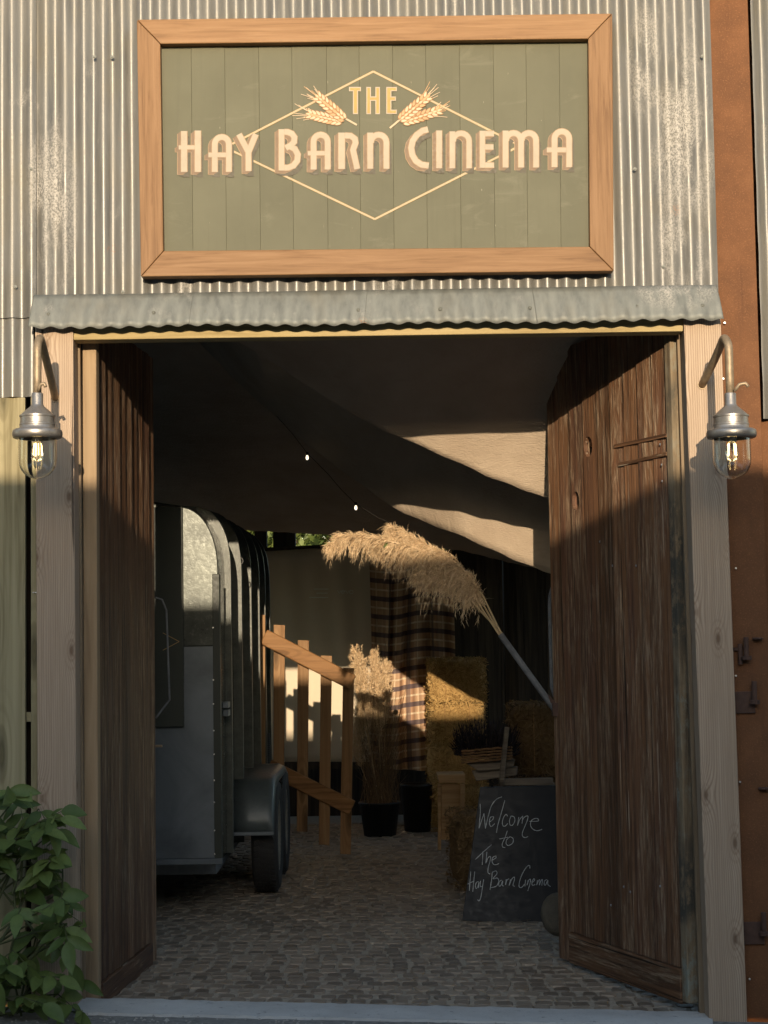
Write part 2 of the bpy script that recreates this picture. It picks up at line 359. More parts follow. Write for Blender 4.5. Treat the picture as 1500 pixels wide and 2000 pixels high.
M['dry'] = straw('dried_stems', (.09,.055,.03), (.28,.17,.08))
M['stem'] = straw('pampas_stem', (.36,.24,.12), (.55,.40,.22))
M['heather'] = straw('dark_heather', (.014,.013,.013), (.06,.045,.05))
M['twine'] = plain('twine', (.35,.2,.08), .9)
def trailer_paint():
    t = MT('hammered_green_paint'); v = t.co((1,1,1)); g = t.noise(v, 6, 6, .65); h = t.vor(v, 70); f = t.noise(v, 45, 5, .7)
    c = t.ramp(g, [(.3,(.038,.042,.036)), (.7,(.085,.092,.078))]); c = t.mix(t.fr(f, .55, .7, 0, .6), c, (.15,.155,.135)); c = t.mix(t.fr(f, .42, .32, 0, .6), c, (.03,.034,.028))
    t.col(c); t.set(Metallic=.45, Roughness=t.fr(f, .3, .7, .25, .5)); t.bump(t.math('ADD', t.math('MULTIPLY', f, .5), t.math('MULTIPLY', g, 1.5)), .3, .004); return t.m
M['tpaint'] = trailer_paint()
M['trib'] = plain('worn_green_paint', (.07,.075,.06), .45, .15, 20, .5, .6, .003, .5)
M['mud'] = plain('grey_green_mudguard', (.085,.10,.098), .42, .1, 9, .3, .25, .002, .6)
M['tside'] = plain('glossy_green_panel', (.032,.034,.027), .16, .2, 4, .3, .05, .001, .7)
M['tdark'] = plain('deep_green_panel', (.038,.042,.032), .5, 0, 5, .15, .05)
def ali():
    t = MT('aluminium_tread_sheet'); v = t.co((1,1,1)); g = t.noise(v, 3, 6, .6, .8); f = t.noise(v, 30, 5, .7)
    t.col(t.ramp(g, [(.3,(.11,.125,.135)), (.7,(.20,.22,.235))])); t.set(Metallic=.55, Roughness=t.fr(t.math('ADD', g, t.math('MULTIPLY', f, .4)), .5, .9, .35, .6)); t.bump(g, .3, .006); return t.m
M['ali'] = ali()
M['rubber'] = plain('tyre_rubber', (.035,.033,.031), .8, 0, 30, .3, .4)
M['rim'] = plain('pale_rim', (.42,.38,.30), .5, .3, 15, .3, .2)
M['black'] = plain('black_pot', (.012,.012,.012), .5, 0, 12, .3, .2)
M['chalkboard'] = plain('chalkboard_black', (.011,.0115,.012), .55, 0, 3, .35, .1)
M['chalk'] = plain('chalk', (.46,.48,.47), .95, 0, 90, .3, 0)
M['stone'] = plain('rough_stone', (.10,.085,.06), .95, 0, 14, .4, .8, .01)
M['wicker'] = plain('wicker', (.22,.125,.06), .8, 0, 40, .35, .4)
M['wallstone'] = plain('rubble_wall', (.28,.25,.2), .95, 0, 4, .35, .8, .03)
M['slate'] = plain('slate_roof', (.09,.09,.095), .8, 0, 5, .3, .4, .01)
M['cable'] = plain('cable', (.015,.014,.012), .7)
def leafm(name, a, b_):
    t = MT(name); oi = t.n('ShaderNodeObjectInfo'); geo = t.n('ShaderNodeNewGeometry'); v = t.co((1,1,1)); g = t.noise(v, 30, 3, .6)
    r = t.math('FRACT', t.math('ADD', oi.outputs['Random'], geo.outputs['Random Per Island']))
    c = t.ramp(r, [(0, a), (1, b_)]); c = t.mix(t.fr(g, .4, .7, 0, .35), c, tuple(q*.6 for q in a))
    t.col(c); t.set(Roughness=.5); t.b.inputs['Specular IOR Level'].default_value = .35
    tl = t.n('ShaderNodeBsdfTranslucent'); t.put(tl, 'Color', c); mx = t.n('ShaderNodeMixShader'); t.put(mx, 0, .3); t.put(mx, 1, t.b.outputs[0]); t.put(mx, 2, tl.outputs[0])
    t.t.links.new(mx.outputs[0], t.t.nodes['Material Output'].inputs['Surface']); t.bump(g, .5, .003)
    return t.m
M['leaf'] = leafm('shrub_leaf', (.095,.145,.035), (.22,.28,.08))
M['leaf2'] = leafm('tree_leaf', (.10,.14,.03), (.22,.26,.07))
M['twig'] = plain('green_twig', (.09,.10,.04), .8)
M['bark'] = plain('bark', (.09,.07,.05), .95, 0, 12, .4, .8, .01)
def glass():
    t = MT('clear_glass'); t.col((.97,.98,.96)); t.set(Roughness=.02, IOR=1.45); t.b.inputs['Transmission Weight'].default_value = 1.0; return t.m
M['glass'] = glass()
def emis(name, c, st):
    t = MT(name); t.col((0,0,0)); t.b.inputs['Emission Color'].default_value = (*c, 1); t.b.inputs['Emission Strength'].default_value = st; return t.m
M['filament'] = emis('lit_filament', (1, .68, .28), 3.2)
M['bulb'] = emis('lit_festoon_bulb', (1, .82, .55), 1.1)

# ------------------------------------------------------------------ ground, floor, sill
def gz(x, y=0): return -.035-.036*max(-2.5, min(2.5, x))
def fz(x, y):
    k = max(0, 1-max(0, y)/3.0); return -.058-.03*max(-2.4, min(2.4, x))*k
b = B(); xs = [-250,-60,-12]+[-2.5+.25*i for i in range(21)]+[12,60,250]; ys = [-250,-60,-20,-8,-3,-1,-.3,.0]
b.grid([[V(x, y, gz(x)-.006) for x in xs] for y in ys])
struct(obj('ground', b, M['yard'], origin=(0,0,0)))
b = B(); ys2 = [.0001,9.5,16,40,250]; b.grid([[V(x, y, -.14) for x in xs] for y in ys2])
struct(obj('ground_behind_barn', b, M['yard'], origin=(0,0,0)))
fl = B(); xs = [-2.5+.25*i for i in range(21)]; ys = [.10+.3*i for i in range(27)]
fl.grid([[V(x, y, fz(x, y)-.0042) for x in xs] for y in ys])
floor = struct(obj('barn_floor', fl, M['mortar'], origin=(0,0,0)))
# setts: six shapes
def sett_shape(seed, w_, d_):
    rn = random.Random(seed); j = lambda a: rn.uniform(-a, a); r = .012
    base = []; top = []
    for (sx, sy) in ((-1,-1),(1,-1),(1,1),(-1,1)):
        cx, cy = sx*w_/2+j(.005), sy*d_/2+j(.005)
        for t_ in ((0, 1), (1, 0)) if sx*sy > 0 else ((1, 0), (0, 1)):
            base.append(V(cx-sx*r*t_[0], cy-sy*r*t_[1], -.02))
    cxy = V(0, 0, 0); up = j(.0015)
    mid = [V(p.x, p.y, -.0035) for p in base]; top = [V(p.x*.91, p.y*.91, .0015+up+j(.0012)) for p in base]
    n = 8; vs = base+mid+top
    fs = [(i, (i+1) % n, n+(i+1) % n, n+i) for i in range(n)]+[(n+i, n+(i+1) % n, 2*n+(i+1) % n, 2*n+i) for i in range(n)]+[tuple(range(2*n, 3*n))]
    return vs, fs
SW, SD = .080, .092
shapes = [sett_shape(i, SW*random.uniform(.84, 1.0)-.007, SD*random.uniform(.86, 1.0)-.006) for i in range(9)]
smesh = []
for vs, fs in shapes:
    me = bpy.data.meshes.new('sett'); me.from_pydata(vs, [], fs); me.materials.append(M['sett'])
    bm = bmesh.new(); bm.from_mesh(me); bmesh.ops.recalc_face_normals(bm, faces=bm.faces); bm.to_mesh(me); bm.free(); smesh.append(me)
rest = B(); cnt = 0; y = .145; row = 0
while y < 7.3:
    x = -1.30+random.uniform(0, SW)
    while x < 1.30:
        k = random.randrange(9); px = x+random.uniform(-.006, .006); py = y+random.uniform(-.007, .007); z = fz(px, py)+random.uniform(-.002, .002)
        rot = random.uniform(-.035, .035); hid = abs(px) > 1.14
        if cnt < 300 and not hid:
            o = bpy.data.objects.new('sett', smesh[k]); COL.objects.link(o); o.parent = floor; o.location = (px, py, z); o.rotation_euler = (random.uniform(-.018,.018), random.uniform(-.018,.018), rot); cnt += 1
        else:
            vs, fs = shapes[k]; R = Matrix.Rotation(rot, 3, 'Z'); rest.add([R @ q+V(px, py, z) for q in vs], fs)
        x += SW*random.uniform(.9, 1.12)
    y += SD; row += 1
o = obj('sett_paving', rest, M['sett'], floor, origin=(0,0,0)); o['kind'] = 'stuff'
b = B(); rn = random.Random(77)
for k in range(520):
    y = .2+6.6*rn.random()**1.3; x = rn.uniform(-1.0, 1.0)*(1 if rn.random() < .5 else .6)+(.25 if y > 2 else 0); z = fz(x, y)+.008; a = rn.uniform(0, pi); l = rn.uniform(.015, .06); d = V(cos(a), sin(a), rn.uniform(-.05,.12))*l*.5; e = V(-sin(a), cos(a), 0)*.0014; c = V(x, y, z)
    b.add([c-d-e, c-d+e, c+d+e, c+d-e], [(0,1,2,3)])
tag(obj('loose_straw', b, M['hay'], origin=(0,0,0), recalc=False), 'wisps of loose straw scattered over the barn floor', 'straw', kind='stuff')
# door sill
b = B(); n = 60; rows = [[], [], [], [], []]
for i in range(n+1):
    t_ = i/n; pb_ = lerp(P(150,1948,.13), P(1392,1977,.13), t_); pf = lerp(P(150,1977,-.12), P(1392,2004,-.12), t_)
    e = random.uniform(-.008, .008)
    rows[0].append(pb_+V(0,.01,-.12)); rows[1].append(pb_+V(0,random.uniform(-.012,.012),0)); rows[2].append(lerp(pb_, pf, .5)+V(0,0,.003)); rows[3].append(pf+V(0,e,0)); rows[4].append(pf+V(0,e-.02,-.1))
b.grid(rows)
tag(obj('door_sill', b, M['sill']), 'pale grey painted concrete threshold across the foot of the doorway', 'threshold')
b = B()
for i in range(700):
    x = random.uniform(-1.5, 1.5); y = random.uniform(-.6, -.13); r = random.uniform(.0025, .008)*(1.6 if random.random() < .06 else 1); z = gz(x)-.004
    vs = [V(x+r*cos(a)*random.uniform(.7,1.2), y+r*sin(a)*random.uniform(.7,1.2), z) for a in (0,1.3,2.5,3.8,5.1)]+[V(x+random.uniform(-.3,.3)*r, y, z+r*.9)]
    b.add(vs, [(i_, (i_+1) % 5, 5) for i_ in range(5)])
tag(obj('loose_gravel', b, M['pebble'], origin=(0,0,0)), 'loose gravel scattered on the tarmac before the threshold', 'gravel', kind='stuff')

# ------------------------------------------------------------------ facade: corrugated cladding
PITCHC = .0765
def corr(x0, x1, z0f, z1f, ym, amp, ph, seg=14, zs=14, wob=.0012):
    """corrugated sheet between x0 and x1, z0f/z1f functions of x; ym = function of (x, z)"""
    n = max(4, int((x1-x0)/PITCHC*seg)); rows = []
    for j in range(zs+1):
        r = []
        for i in range(n+1):
            x = x0+(x1-x0)*i/n; z = lerp(z0f(x), z1f(x), j/zs)
            d = amp*cos(2*pi*(x-ph)/PITCHC)+wob*sin(x*9+z*3.1)+wob*sin(z*5.3+x*23)
            r.append(V(x, ym(x, z)+d, z))
        rows.append(r)
    b = B(); b.grid(rows); return b
def LX(px, py, Y): return P(px, py, Y).x
wall = thing('corrugated_wall', 'weathered galvanised corrugated iron cladding around the painted sign', 'wall', (0, .03, 2.5))
xr = LX(1394, 300, .03); zt = 4.1
zlin = lambda px0, py0, px1, py1, Y: (lambda x: interp([(P(px0,py0,Y).x, P(px0,py0,Y).z), (P(px1,py1,Y).x, P(px1,py1,Y).z)], x))
zlow = zlin(65, 600, 1405, 585, .03)
edges = [-1.34, LX(232,300,.03), -.40, .16, .72, xr]
for i in range(5):
    off = .0 if i % 2 == 0 else -.004
    bb = corr(edges[i]-.035 if i else LX(58,500,.03), edges[i+1]+(.03 if i < 4 else 0), zlow, lambda x: zt, lambda x, z, o=off: .024+o, .0085, .012)
    obj('corrugated_sheet', bb, M['galv'], wall, origin=(0,0,0), smooth=True, recalc=False)
bb = corr(-2.2, LX(72,500,.03), zlin(0,622,60,621,.03), lambda x: zt, lambda x, z: .020, .0085, .03); obj('corrugated_sheet', bb, M['galv'], wall, origin=(0,0,0), smooth=True, recalc=False)
bb = corr(-2.2, LX(66,700,.03), zlin(0,776,62,775,.03), zlin(0,600,60,600,.03), lambda x, z: .029, .0085, .03); obj('corrugated_sheet', bb, M['galv'], wall, origin=(0,0,0), smooth=True, recalc=False)
for (px, py) in ((184,111),(219,111),(60,330),(1240,330),(1372,110),(30,560),(1296,520),(240,570)):
    c = P(px, py, .008); b = B(); b.lathe([(0,-.005),(.004,-.004),(.004,0),(.007,0),(.007,.003)], c, 10, M=Matrix.Rotation(pi/2, 3, 'X').inverted()); obj('roofing_screw', b, M['canopy'], wall)
w2 = thing('corrugated_wall', 'narrow strip of corrugated iron right of the rusty steel column', 'wall', (1.5, .05, 2.2))
bb = corr(LX(1474,300,.06), 2.6, zlin(1490,818,1520,817,.06), lambda x: zt, lambda x, z: .06+.006*sin(z*23), .011, .02); obj('corrugated_sheet', bb, M['galv'], w2, origin=(0,0,0), smooth=True, recalc=False)
# canopy flashing
can = thing('door_canopy', 'grey green corrugated iron flashing sheltering the top of the doorway', 'canopy', (0, -.03, 2.6))
zt_ = zlin(62,576,1402,556,.0); zb_ = zlin(62,640,1408,625,-.055)
x0, x1 = LX(63,610,-.03), LX(1404,595,-.03)
ed = [x0, x0+.66, x0+1.32, x0+2.0, x1]
for i in range(4):
    a, c_ = ed[i]-(.03 if i else 0), ed[i+1]; n = int((c_-a)/PITCHC*14); rows = []
    for j in range(7):
        t_ = j/6; r = []
        for k in range(n+1):
            x = a+(c_-a)*k/n; lip = .010*cos(2*pi*(x-.02)/PITCHC)*(.25+.75*t_); z0, z1 = zt_(x), zb_(x)
            r.append(V(x+.012*(t_)*(1 if x > 0 else -1), lerp(.004, -.055, t_)-(.002 if i % 2 else 0)-lip*.45-.006*sin(t_*pi)+.002*sin(x*11), lerp(z0, z1, t_)+lip*.40*t_+.003*sin(x*7)*t_))
        rows.append(r)
    b = B(); b.grid(rows); obj('corrugated_sheet', b, M['canopy'], can, origin=(0,0,0), smooth=True, recalc=False, solid=.0012)
for px in (95,300,402,700,860,1035,1245,1372):
    c = P(px, 606-(px-700)*.013, -.040); b = B(); b.lathe([(0,-.006),(.005,-.005),(.005,0),(.008,0),(.008,.003)], c, 10, M=Matrix.Rotation(pi/2-.5, 3, 'X').inverted()); obj('roofing_screw', b, M['canopy'], can)

# ------------------------------------------------------------------ door frame
fr_ = thing('door_frame', 'pale softwood door frame of two broad posts under the canopy', 'door frame', (0, 0, -.1))
def board4(tl, tr, bl, br, Y, depth, z0=None, z1=None):
    """board whose front outline is given by four photo pixels on plane Y"""
    q = [P(*bl, Y), P(*br, Y), P(*tr, Y), P(*tl, Y)]
    return q+[p+V(0, depth, 0) for p in q]
def plank(name, tl, tr, bl, br, Y, depth, mat, parent, bevel=.003):
    b = B(); b.hexa(board4(tl, tr, bl, br, Y, depth)); return obj(name, b, mat, parent, bevel=bevel)
plank('post', (68,600), (142.5,600), (75.5,2020), (152.5,2020), 0, .10, M['post'], fr_, .004)
plank('post', (1334,585), (1406.5,585), (1387,2030), (1461,2030), 0, .10, M['post'], fr_, .004)
plank('lintel', (143,620), (1334,600), (143,664), (1334,647), .012, .09, M['lintel'], fr_, .003)
plank('jamb', (143.5,665), (156,665), (154,1960), (166,1960), .105, .03, M['jamb'], fr_, .002)
plank('jamb', (1322,648), (1332.5,648), (1367,1985), (1384,1985), .105, .03, M['jamb'], fr_, .002)
for (px, py) in ((1437,1108),(1443,1527),(1463,1912),(1434,862)):
    pass
# left boarding beside the post
fe = thing('timber_boarding', 'pale green treated timber boards left of the left door post', 'boarding', (-1.55, .04, -.1))
plank('board', (-90,777), (-42,777), (-90,2040), (-42,2040), .035, .022, M['fence'], fe)
plank('board', (-38,777), (49,776), (-38,2040), (50,2040), .035, .022, M['fence'], fe)
plank('batten', (60,760), (74,760), (61,2040), (78,2040), .03, .03, M['fence'], fe, .002)
plank('cross_rail', (-90,1392), (66,1391), (-90,1411), (66,1410), .058, .03, M['fence'], fe, .002)
b = B(); b.bar(P(64,1157,.02), P(75,1157,.02), .004, .004); obj('nail', b, M['bolt'], fe)

# ------------------------------------------------------------------ steel column
cb = thing('steel_column', 'rust red steel column right of the right door post', 'column', (1.42, .06, -.1))
q0, q1 = LX(1380,300,.045), LX(1470,300,.045)
b = B(); b.box(q0, q1, .045, .06, -.2, 4.1); obj('flange', b, M['beam'], cb, bevel=.002)
b = B(); b.box((q0+q1)/2-.006, (q0+q1)/2+.006, .061, .22, -.2, 4.1); obj('web', b, M['beam'], cb)
b = B(); b.box(q0, q1+.06, .221, .236, -.2, 4.1); obj('flange', b, M['beam'], cb)
b = B(); b.box(q0-.004, q0+.022, .036, .0445, -.2, 4.1); obj('angle_strip', b, M['beam'], cb, bevel=.001)
q2 = LX(1497,1500,.04); 
b = B(); b.box(q1+.001, q2+.25, .10, .13, -.2, P(1490,822,.1).z); obj('plate', b, M['beam'], cb)
def hinge(px, py, plate=True, up=1):
    c = P(px, py, .045)
    h = bpy.data.objects.new('gudgeon', None)
    b = B()
    if plate: b.box(c.x-.045, c.x+.035, .033, .0445, c.z-.05, c.z+.035)
    b.tube([c+V(.03,-.03,-.01), c+V(.03,-.03,.075)], .010, 10)
    b.tube([c+V(.03,-.03,-.014), c+V(.03,-.03,.002)], .020, 12)
    b.bar(c+V(.03,-.0,-.006), c+V(.03,-.03,-.006), .03, .014)
    o = obj('gudgeon', b, M['iron'], cb, bevel=.0015)
hinge(1456,1368); hinge(1474,1818); hinge(1440,1282, False)
b = B(); c = P(1446,1275,.03); b.tube([c+V(0,0,.035), c+V(0,0,-.045)], .009, 10); b.bar(c+V(-.03,.012,.015), c+V(0,0,.015), .012, .012); obj('drop_pin', b, M['iron'], cb)
for px, py in ((1480,1247), (1492,1540)):
    c = P(px, py, .03); b = B(); b.lathe([(.008,-.004),(.020,-.004),(.022,0),(.020,.004),(.008,.004)], c, 14); b.bar(c+V(.0,.018,0), c+V(0,.0,0), .016, .008); obj('eye_lug', b, M['iron'], cb)
for (px, py) in ((1437,1110),(1437,1320),(1445,1527),(1464,1912),(1412,740),(1415,631)):
    c = P(px, py, .036); b = B(); b.lathe([(0,-.010),(.0028,-.010),(.0028,-.004),(.004,-.004),(.004,0)], c, 8, M=Matrix.Rotation(pi/2, 3, 'X').inverted()); obj('bolt', b, M['bolt'], cb)

# ------------------------------------------------------------------ painted sign
YB = -.012                                     # front of the boards
sg = thing('cinema_sign', 'large olive green painted board sign with oak frame above the doorway', 'sign', tuple(P(735, 540, -.02)))
YF = -.052
O = [(267,38), (1196,26), (1199,529), (275,540)]; I = [(313,85.5), (1149,75.5), (1152,481.5), (319,490)]
for k in range(4):
    a, b2, c_, d_ = O[k], O[(k+1) % 4], I[(k+1) % 4], I[k]
    g = .35
    q = [P(*a, YF), P(*b2, YF), P(*c_, YF), P(*d_, YF)]
    cen = sum(q, V(0,0,0))/4; q = [cen+(p-cen)*.9985 for p in q]
    b = B(); b.prism(q, (0, .058, 0)); obj('frame_rail', b, M['oak'] if k % 2 == 0 else M['oakv'], sg, bevel=.0035)
seams = [300, 373, 438.5, 505, 569.5, 637, 701, 766, 831, 897, 963, 1027, 1092, 1165]
for i in range(13):
    xa, xb = seams[i]+.10, seams[i+1]-.10; dy = random.uniform(-.0012, .0012)
    b = B(); b.hexa(board4((xa,70), (xb,70), (xa+4,500), (xb+4,500), YB+dy, .018)); obj('board', b, M['olive'], sg, bevel=.0008)
def SP(px, py, off): return P(px, py, YB-.0016-off)
def stroke(b, pts, w_, off, mi, dx=0, dy=0, close=False):
    m = len(pts); L = []; R = []
    for i, p in enumerate(pts):
        if close: a = pts[(i-1) % m]; c = pts[(i+1) % m]
        else: a = pts[max(i-1, 0)]; c = pts[min(i+1, m-1)]
        d1 = V(p[0]-a[0], p[1]-a[1]); d2 = V(c[0]-p[0], c[1]-p[1])
        if d1.length < 1e-6: d1 = d2
        if d2.length < 1e-6: d2 = d1
        d1.normalize(); d2.normalize(); t_ = (d1+d2); t_.normalize(); n_ = V(-t_.y, t_.x); k = 1/max(.35, n_.dot(V(-d1.y, d1.x)))
        L.append((p[0]+dx+n_.x*w_*.5*k, p[1]+dy+n_.y*w_*.5*k)); R.append((p[0]+dx-n_.x*w_*.5*k, p[1]+dy-n_.y*w_*.5*k))
    vs = [SP(*q, off) for q in L]+[SP(*q, off) for q in R]
    rng = range(m) if close else range(m-1)
    b.add(vs, [(i, (i+1) % m, m+(i+1) % m, m+i) for i in rng], mi)
def arch(xl, xr_, yt, yb, w_, legs=True):
    r = (xr_-xl)/2; cy = yt+w_/2+r; c = (xl+xr_)/2
    pts = [(xl, yb)] if legs else []
    pts += [(c-r*cos(pi*k/10), cy-r*sin(pi*k/10)) for k in range(11)]
    return pts+[(xr_, yb)]
T = 11.2
LET = [
 [([(359.6,256),(359.6,335.7)],T+.8), ([(386.4,255),(386.4,335.7)],T+.8), ([(349,287.7),(380.3,287.7)],8)],
 [(arch(419.5,447,262,335.7,T),T), ([(407,302.5),(441.4,302.5)],9)],
 [([(466.7,262),(485.2,297),(485.4,334)],T), ([(499.8,262),(484.5,299)],T)],
 [([(549.8,252.3),(549.8,333)],T), ([(555.4,257.7),(562,257.9),(570,261),(575,268),(574.5,277),(568,284),(558,289)],T), ([(566.5,286),(576,291),(581.6,302),(580.5,314),(573,323.5),(563,327.5),(555.4,327.6)],T)],
 [(arch(612.4,640,257.5,331,T),T), ([(601,299.2),(634.4,299.2)],8.5)],
 [([(667.2,259),(667.2,330)],T+1.6), ([(673.8,264.6),(685,265.3),(693,271),(694.5,279),(691,288),(689.5,293),(697.8,330)],T)],
 [([(723,259),(723,329.5)],T), (arch(724.5,754.6,257.5,329.5,T,False),T)],
 [([(836,252.5),(825,255.5),(814,263.5),(806,275.5),(803,289),(805.5,303),(812.5,314.5),(823,321.5),(837.5,323.4)],T+.3)],
 [([(857.7,254.8),(857.7,328.5)],T)],
 [([(883.5,256.6),(883.5,328.6)],T-.6), (arch(885,916.2,255,328.6,T-.6,False),T-.6)],
 [([(942.2,255.4),(942.2,327.6)],T-.8), ([(947.4,261),(965,260.8)],10.6), ([(947.4,287),(964,287)],10.4), ([(947.4,322.5),(965.2,322.4)],10.2)],
 [([(987.4,255),(987.4,327)],T), (arch(988.5,1017.7,254.4,327,T-.4,False),T), (arch(1018.9,1047,254.4,327,T-.4,False),T)],
 [(arch(1083,1111.6,251,326.3,T),T), ([(1068,292.7),(1105.9,292.7)],9.5)],
]
for L_ in LET:
    b = B()
    for k in range(9):                         # dropped shadow, deepest
        t_ = k/8
        for j, (pts, w_) in enumerate(L_): stroke(b, pts, w_, .00010+k*.00002+j*.000003, 2, lerp(-4, 4.5, t_), lerp(7.5, 10.5, t_))
    for k in range(9):                         # side of the block letter, towards lower left
        t_ = k/8
        for j, (pts, w_) in enumerate(L_): stroke(b, pts, w_+(.4 if k == 0 else 0), .00040+k*.00003+j*.000003, 3 if k == 0 else 1, lerp(-7.5, -.6, t_), lerp(5.5, .5, t_))
    for j, (pts, w_) in enumerate(L_): stroke(b, pts, w_+1.6, .00075+j*.00003, 3)
    for j, (pts, w_) in enumerate(L_): stroke(b, pts, w_-.6, .0010+j*.00004, 0)
    obj('letter', b, [M['cream'], M['tan'], M['shade_paint'], M['tan2']], sg, recalc=False)
THE = [
 [([(681.6,174),(705,174)],8.6), ([(694.2,178.3),(694.2,223)],9.8)],
 [([(720,169.8),(720,223)],9), ([(737.6,169.8),(737.6,223)],9), ([(724.5,192.6),(733.1,192.6)],8.6)],
 [([(759.4,169.8),(759.4,222.5)],10), ([(764.4,174),(775.2,174)],8.4), ([(764.4,192.6),(773.4,192.6)],8.4), ([(764.4,218.3),(775.2,218.3)],8.4)]]
for L_ in THE:
    b = B()
    for j, (pts, w_) in enumerate(L_): stroke(b, pts, w_, .0004+j*.00002, 0)
    for j, (pts, w_) in enumerate(L_):
        (xa, ya), (xb, yb) = pts[0], pts[-1]; d = V(xb-xa, yb-ya).normalized(); e = 2.0
        s0 = e if j == 0 or L_ is THE[1] and j == 1 else -2.4; s1 = e if not (L_ is THE[1] and j == 2) else -2.4
        if L_ is THE[0] and j == 1: s0 = -2.4
        stroke(b, [(xa+d.x*s0, ya+d.y*s0), (xb-d.x*s1, yb-d.y*s1)], w_-3.8, .0007+j*.00002, 1)
    obj('letter', b, [M['cream'], M['amber']], sg, recalc=False)
b = B()
D_ = [(729,139.5), (1016,284.5), (732,428), (440,288)]
for k in range(4): stroke(b, [D_[k], D_[(k+1) % 4]], 3.9, .00003+k*.000012, 0)
for k in range(4): stroke(b, [D_[k], D_[(k+1) % 4]], 1.6, .00008+k*.000012, 1)
obj('diamond_line', b, [M['gold'], M['cream']], sg, recalc=False)
def ear(b, base, tip, seed, hw=13):
    rn = random.Random(seed); base = V(*base); tip = V(*tip); d = (tip-base); Ln = d.length; d.normalize(); n_ = V(-d.y, d.x); lay = [0]
    def kern(c, dr, ln, wd, mi, mi2):
        lay[0] += 1; q = V(-dr.y, dr.x); o_ = .0011+lay[0]*.00002
        for (s_, m_, sh) in ((1.0, mi, 0), (.72, mi2, .0000075)):
            pts = []
            for k in range(10):
                a = 2*pi*k/10; rr = wd*.5*s_*(1-.35*cos(a)); pts.append(c+dr*(cos(a)*ln*.5*s_)+q*(sin(a)*rr))
            b.add([SP(p.x, p.y, o_+sh) for p in pts], [tuple(range(10))], m_)
    for k in range(11):                         # awns
        s_ = rn.uniform(-.8, .8); st = base+d*(Ln*rn.uniform(.7, 1.0))+n_*(s_*hw*.8); dr = (d+n_*s_*.35).normalized(); L2 = rn.uniform(16, 32)
        stroke(b, [tuple(st), tuple(st+dr*L2*.6+n_*s_*1.5), tuple(st+dr*L2+n_*s_*4)], 1.0, .0009+k*.00001, rn.choice((0, 1, 1)))
    pts = [base+d*(Ln*u)+n_*(hw*.9*s_*math.sin(min(1, .25+u*1.1)*pi*.9)) for s_, us in ((1, [i/8 for i in range(9)]), (-1, [i/8 for i in range(8, -1, -1)])) for u in us]
    b.add([SP(p.x, p.y, .00105) for p in pts], [tuple(range(len(pts)))], 2)
    for k in range(7, -1, -1):
        u = k/7*.9+.04; wd = hw*(.55+.45*sin(min(1, .2+u)*pi*.8))
        for s_ in (-1, 1, 0):
            c = base+d*(Ln*u+(2 if s_ == 0 else 0))+n_*(s_*wd*.62); dr = (d+n_*s_*.62).normalized()
            kern(c, dr, 15.5 if s_ else 11, 6.6 if s_ else 4.6, 2 if s_ else 0, 1 if rn.random() < .75 else 0)
for (stem, e1, e2, sd_) in ((((672,230),(697,244)), ((671,232),(617,186)), ((664,237),(600,222)), 3), (((783,232),(761.5,250)), ((783,233),(838,186)), ((790,238),(861,214)), 9)):
    b = B(); stroke(b, [stem[0], stem[1]], 3.4, .0008, 1); ear(b, *e2, sd_+1, 11)
    obj('wheat_ear', b, [M['wheat'], M['wheat2'], M['wheatd']], sg, recalc=False)
    b = B(); ear(b, *e1, sd_, 12.5)
    for q in range(len(b.v)): b.v[q] = b.v[q]+V(0, -.0012, 0)
    obj('wheat_ear', b, [M['wheat'], M['wheat2'], M['wheatd']], sg, recalc=False)

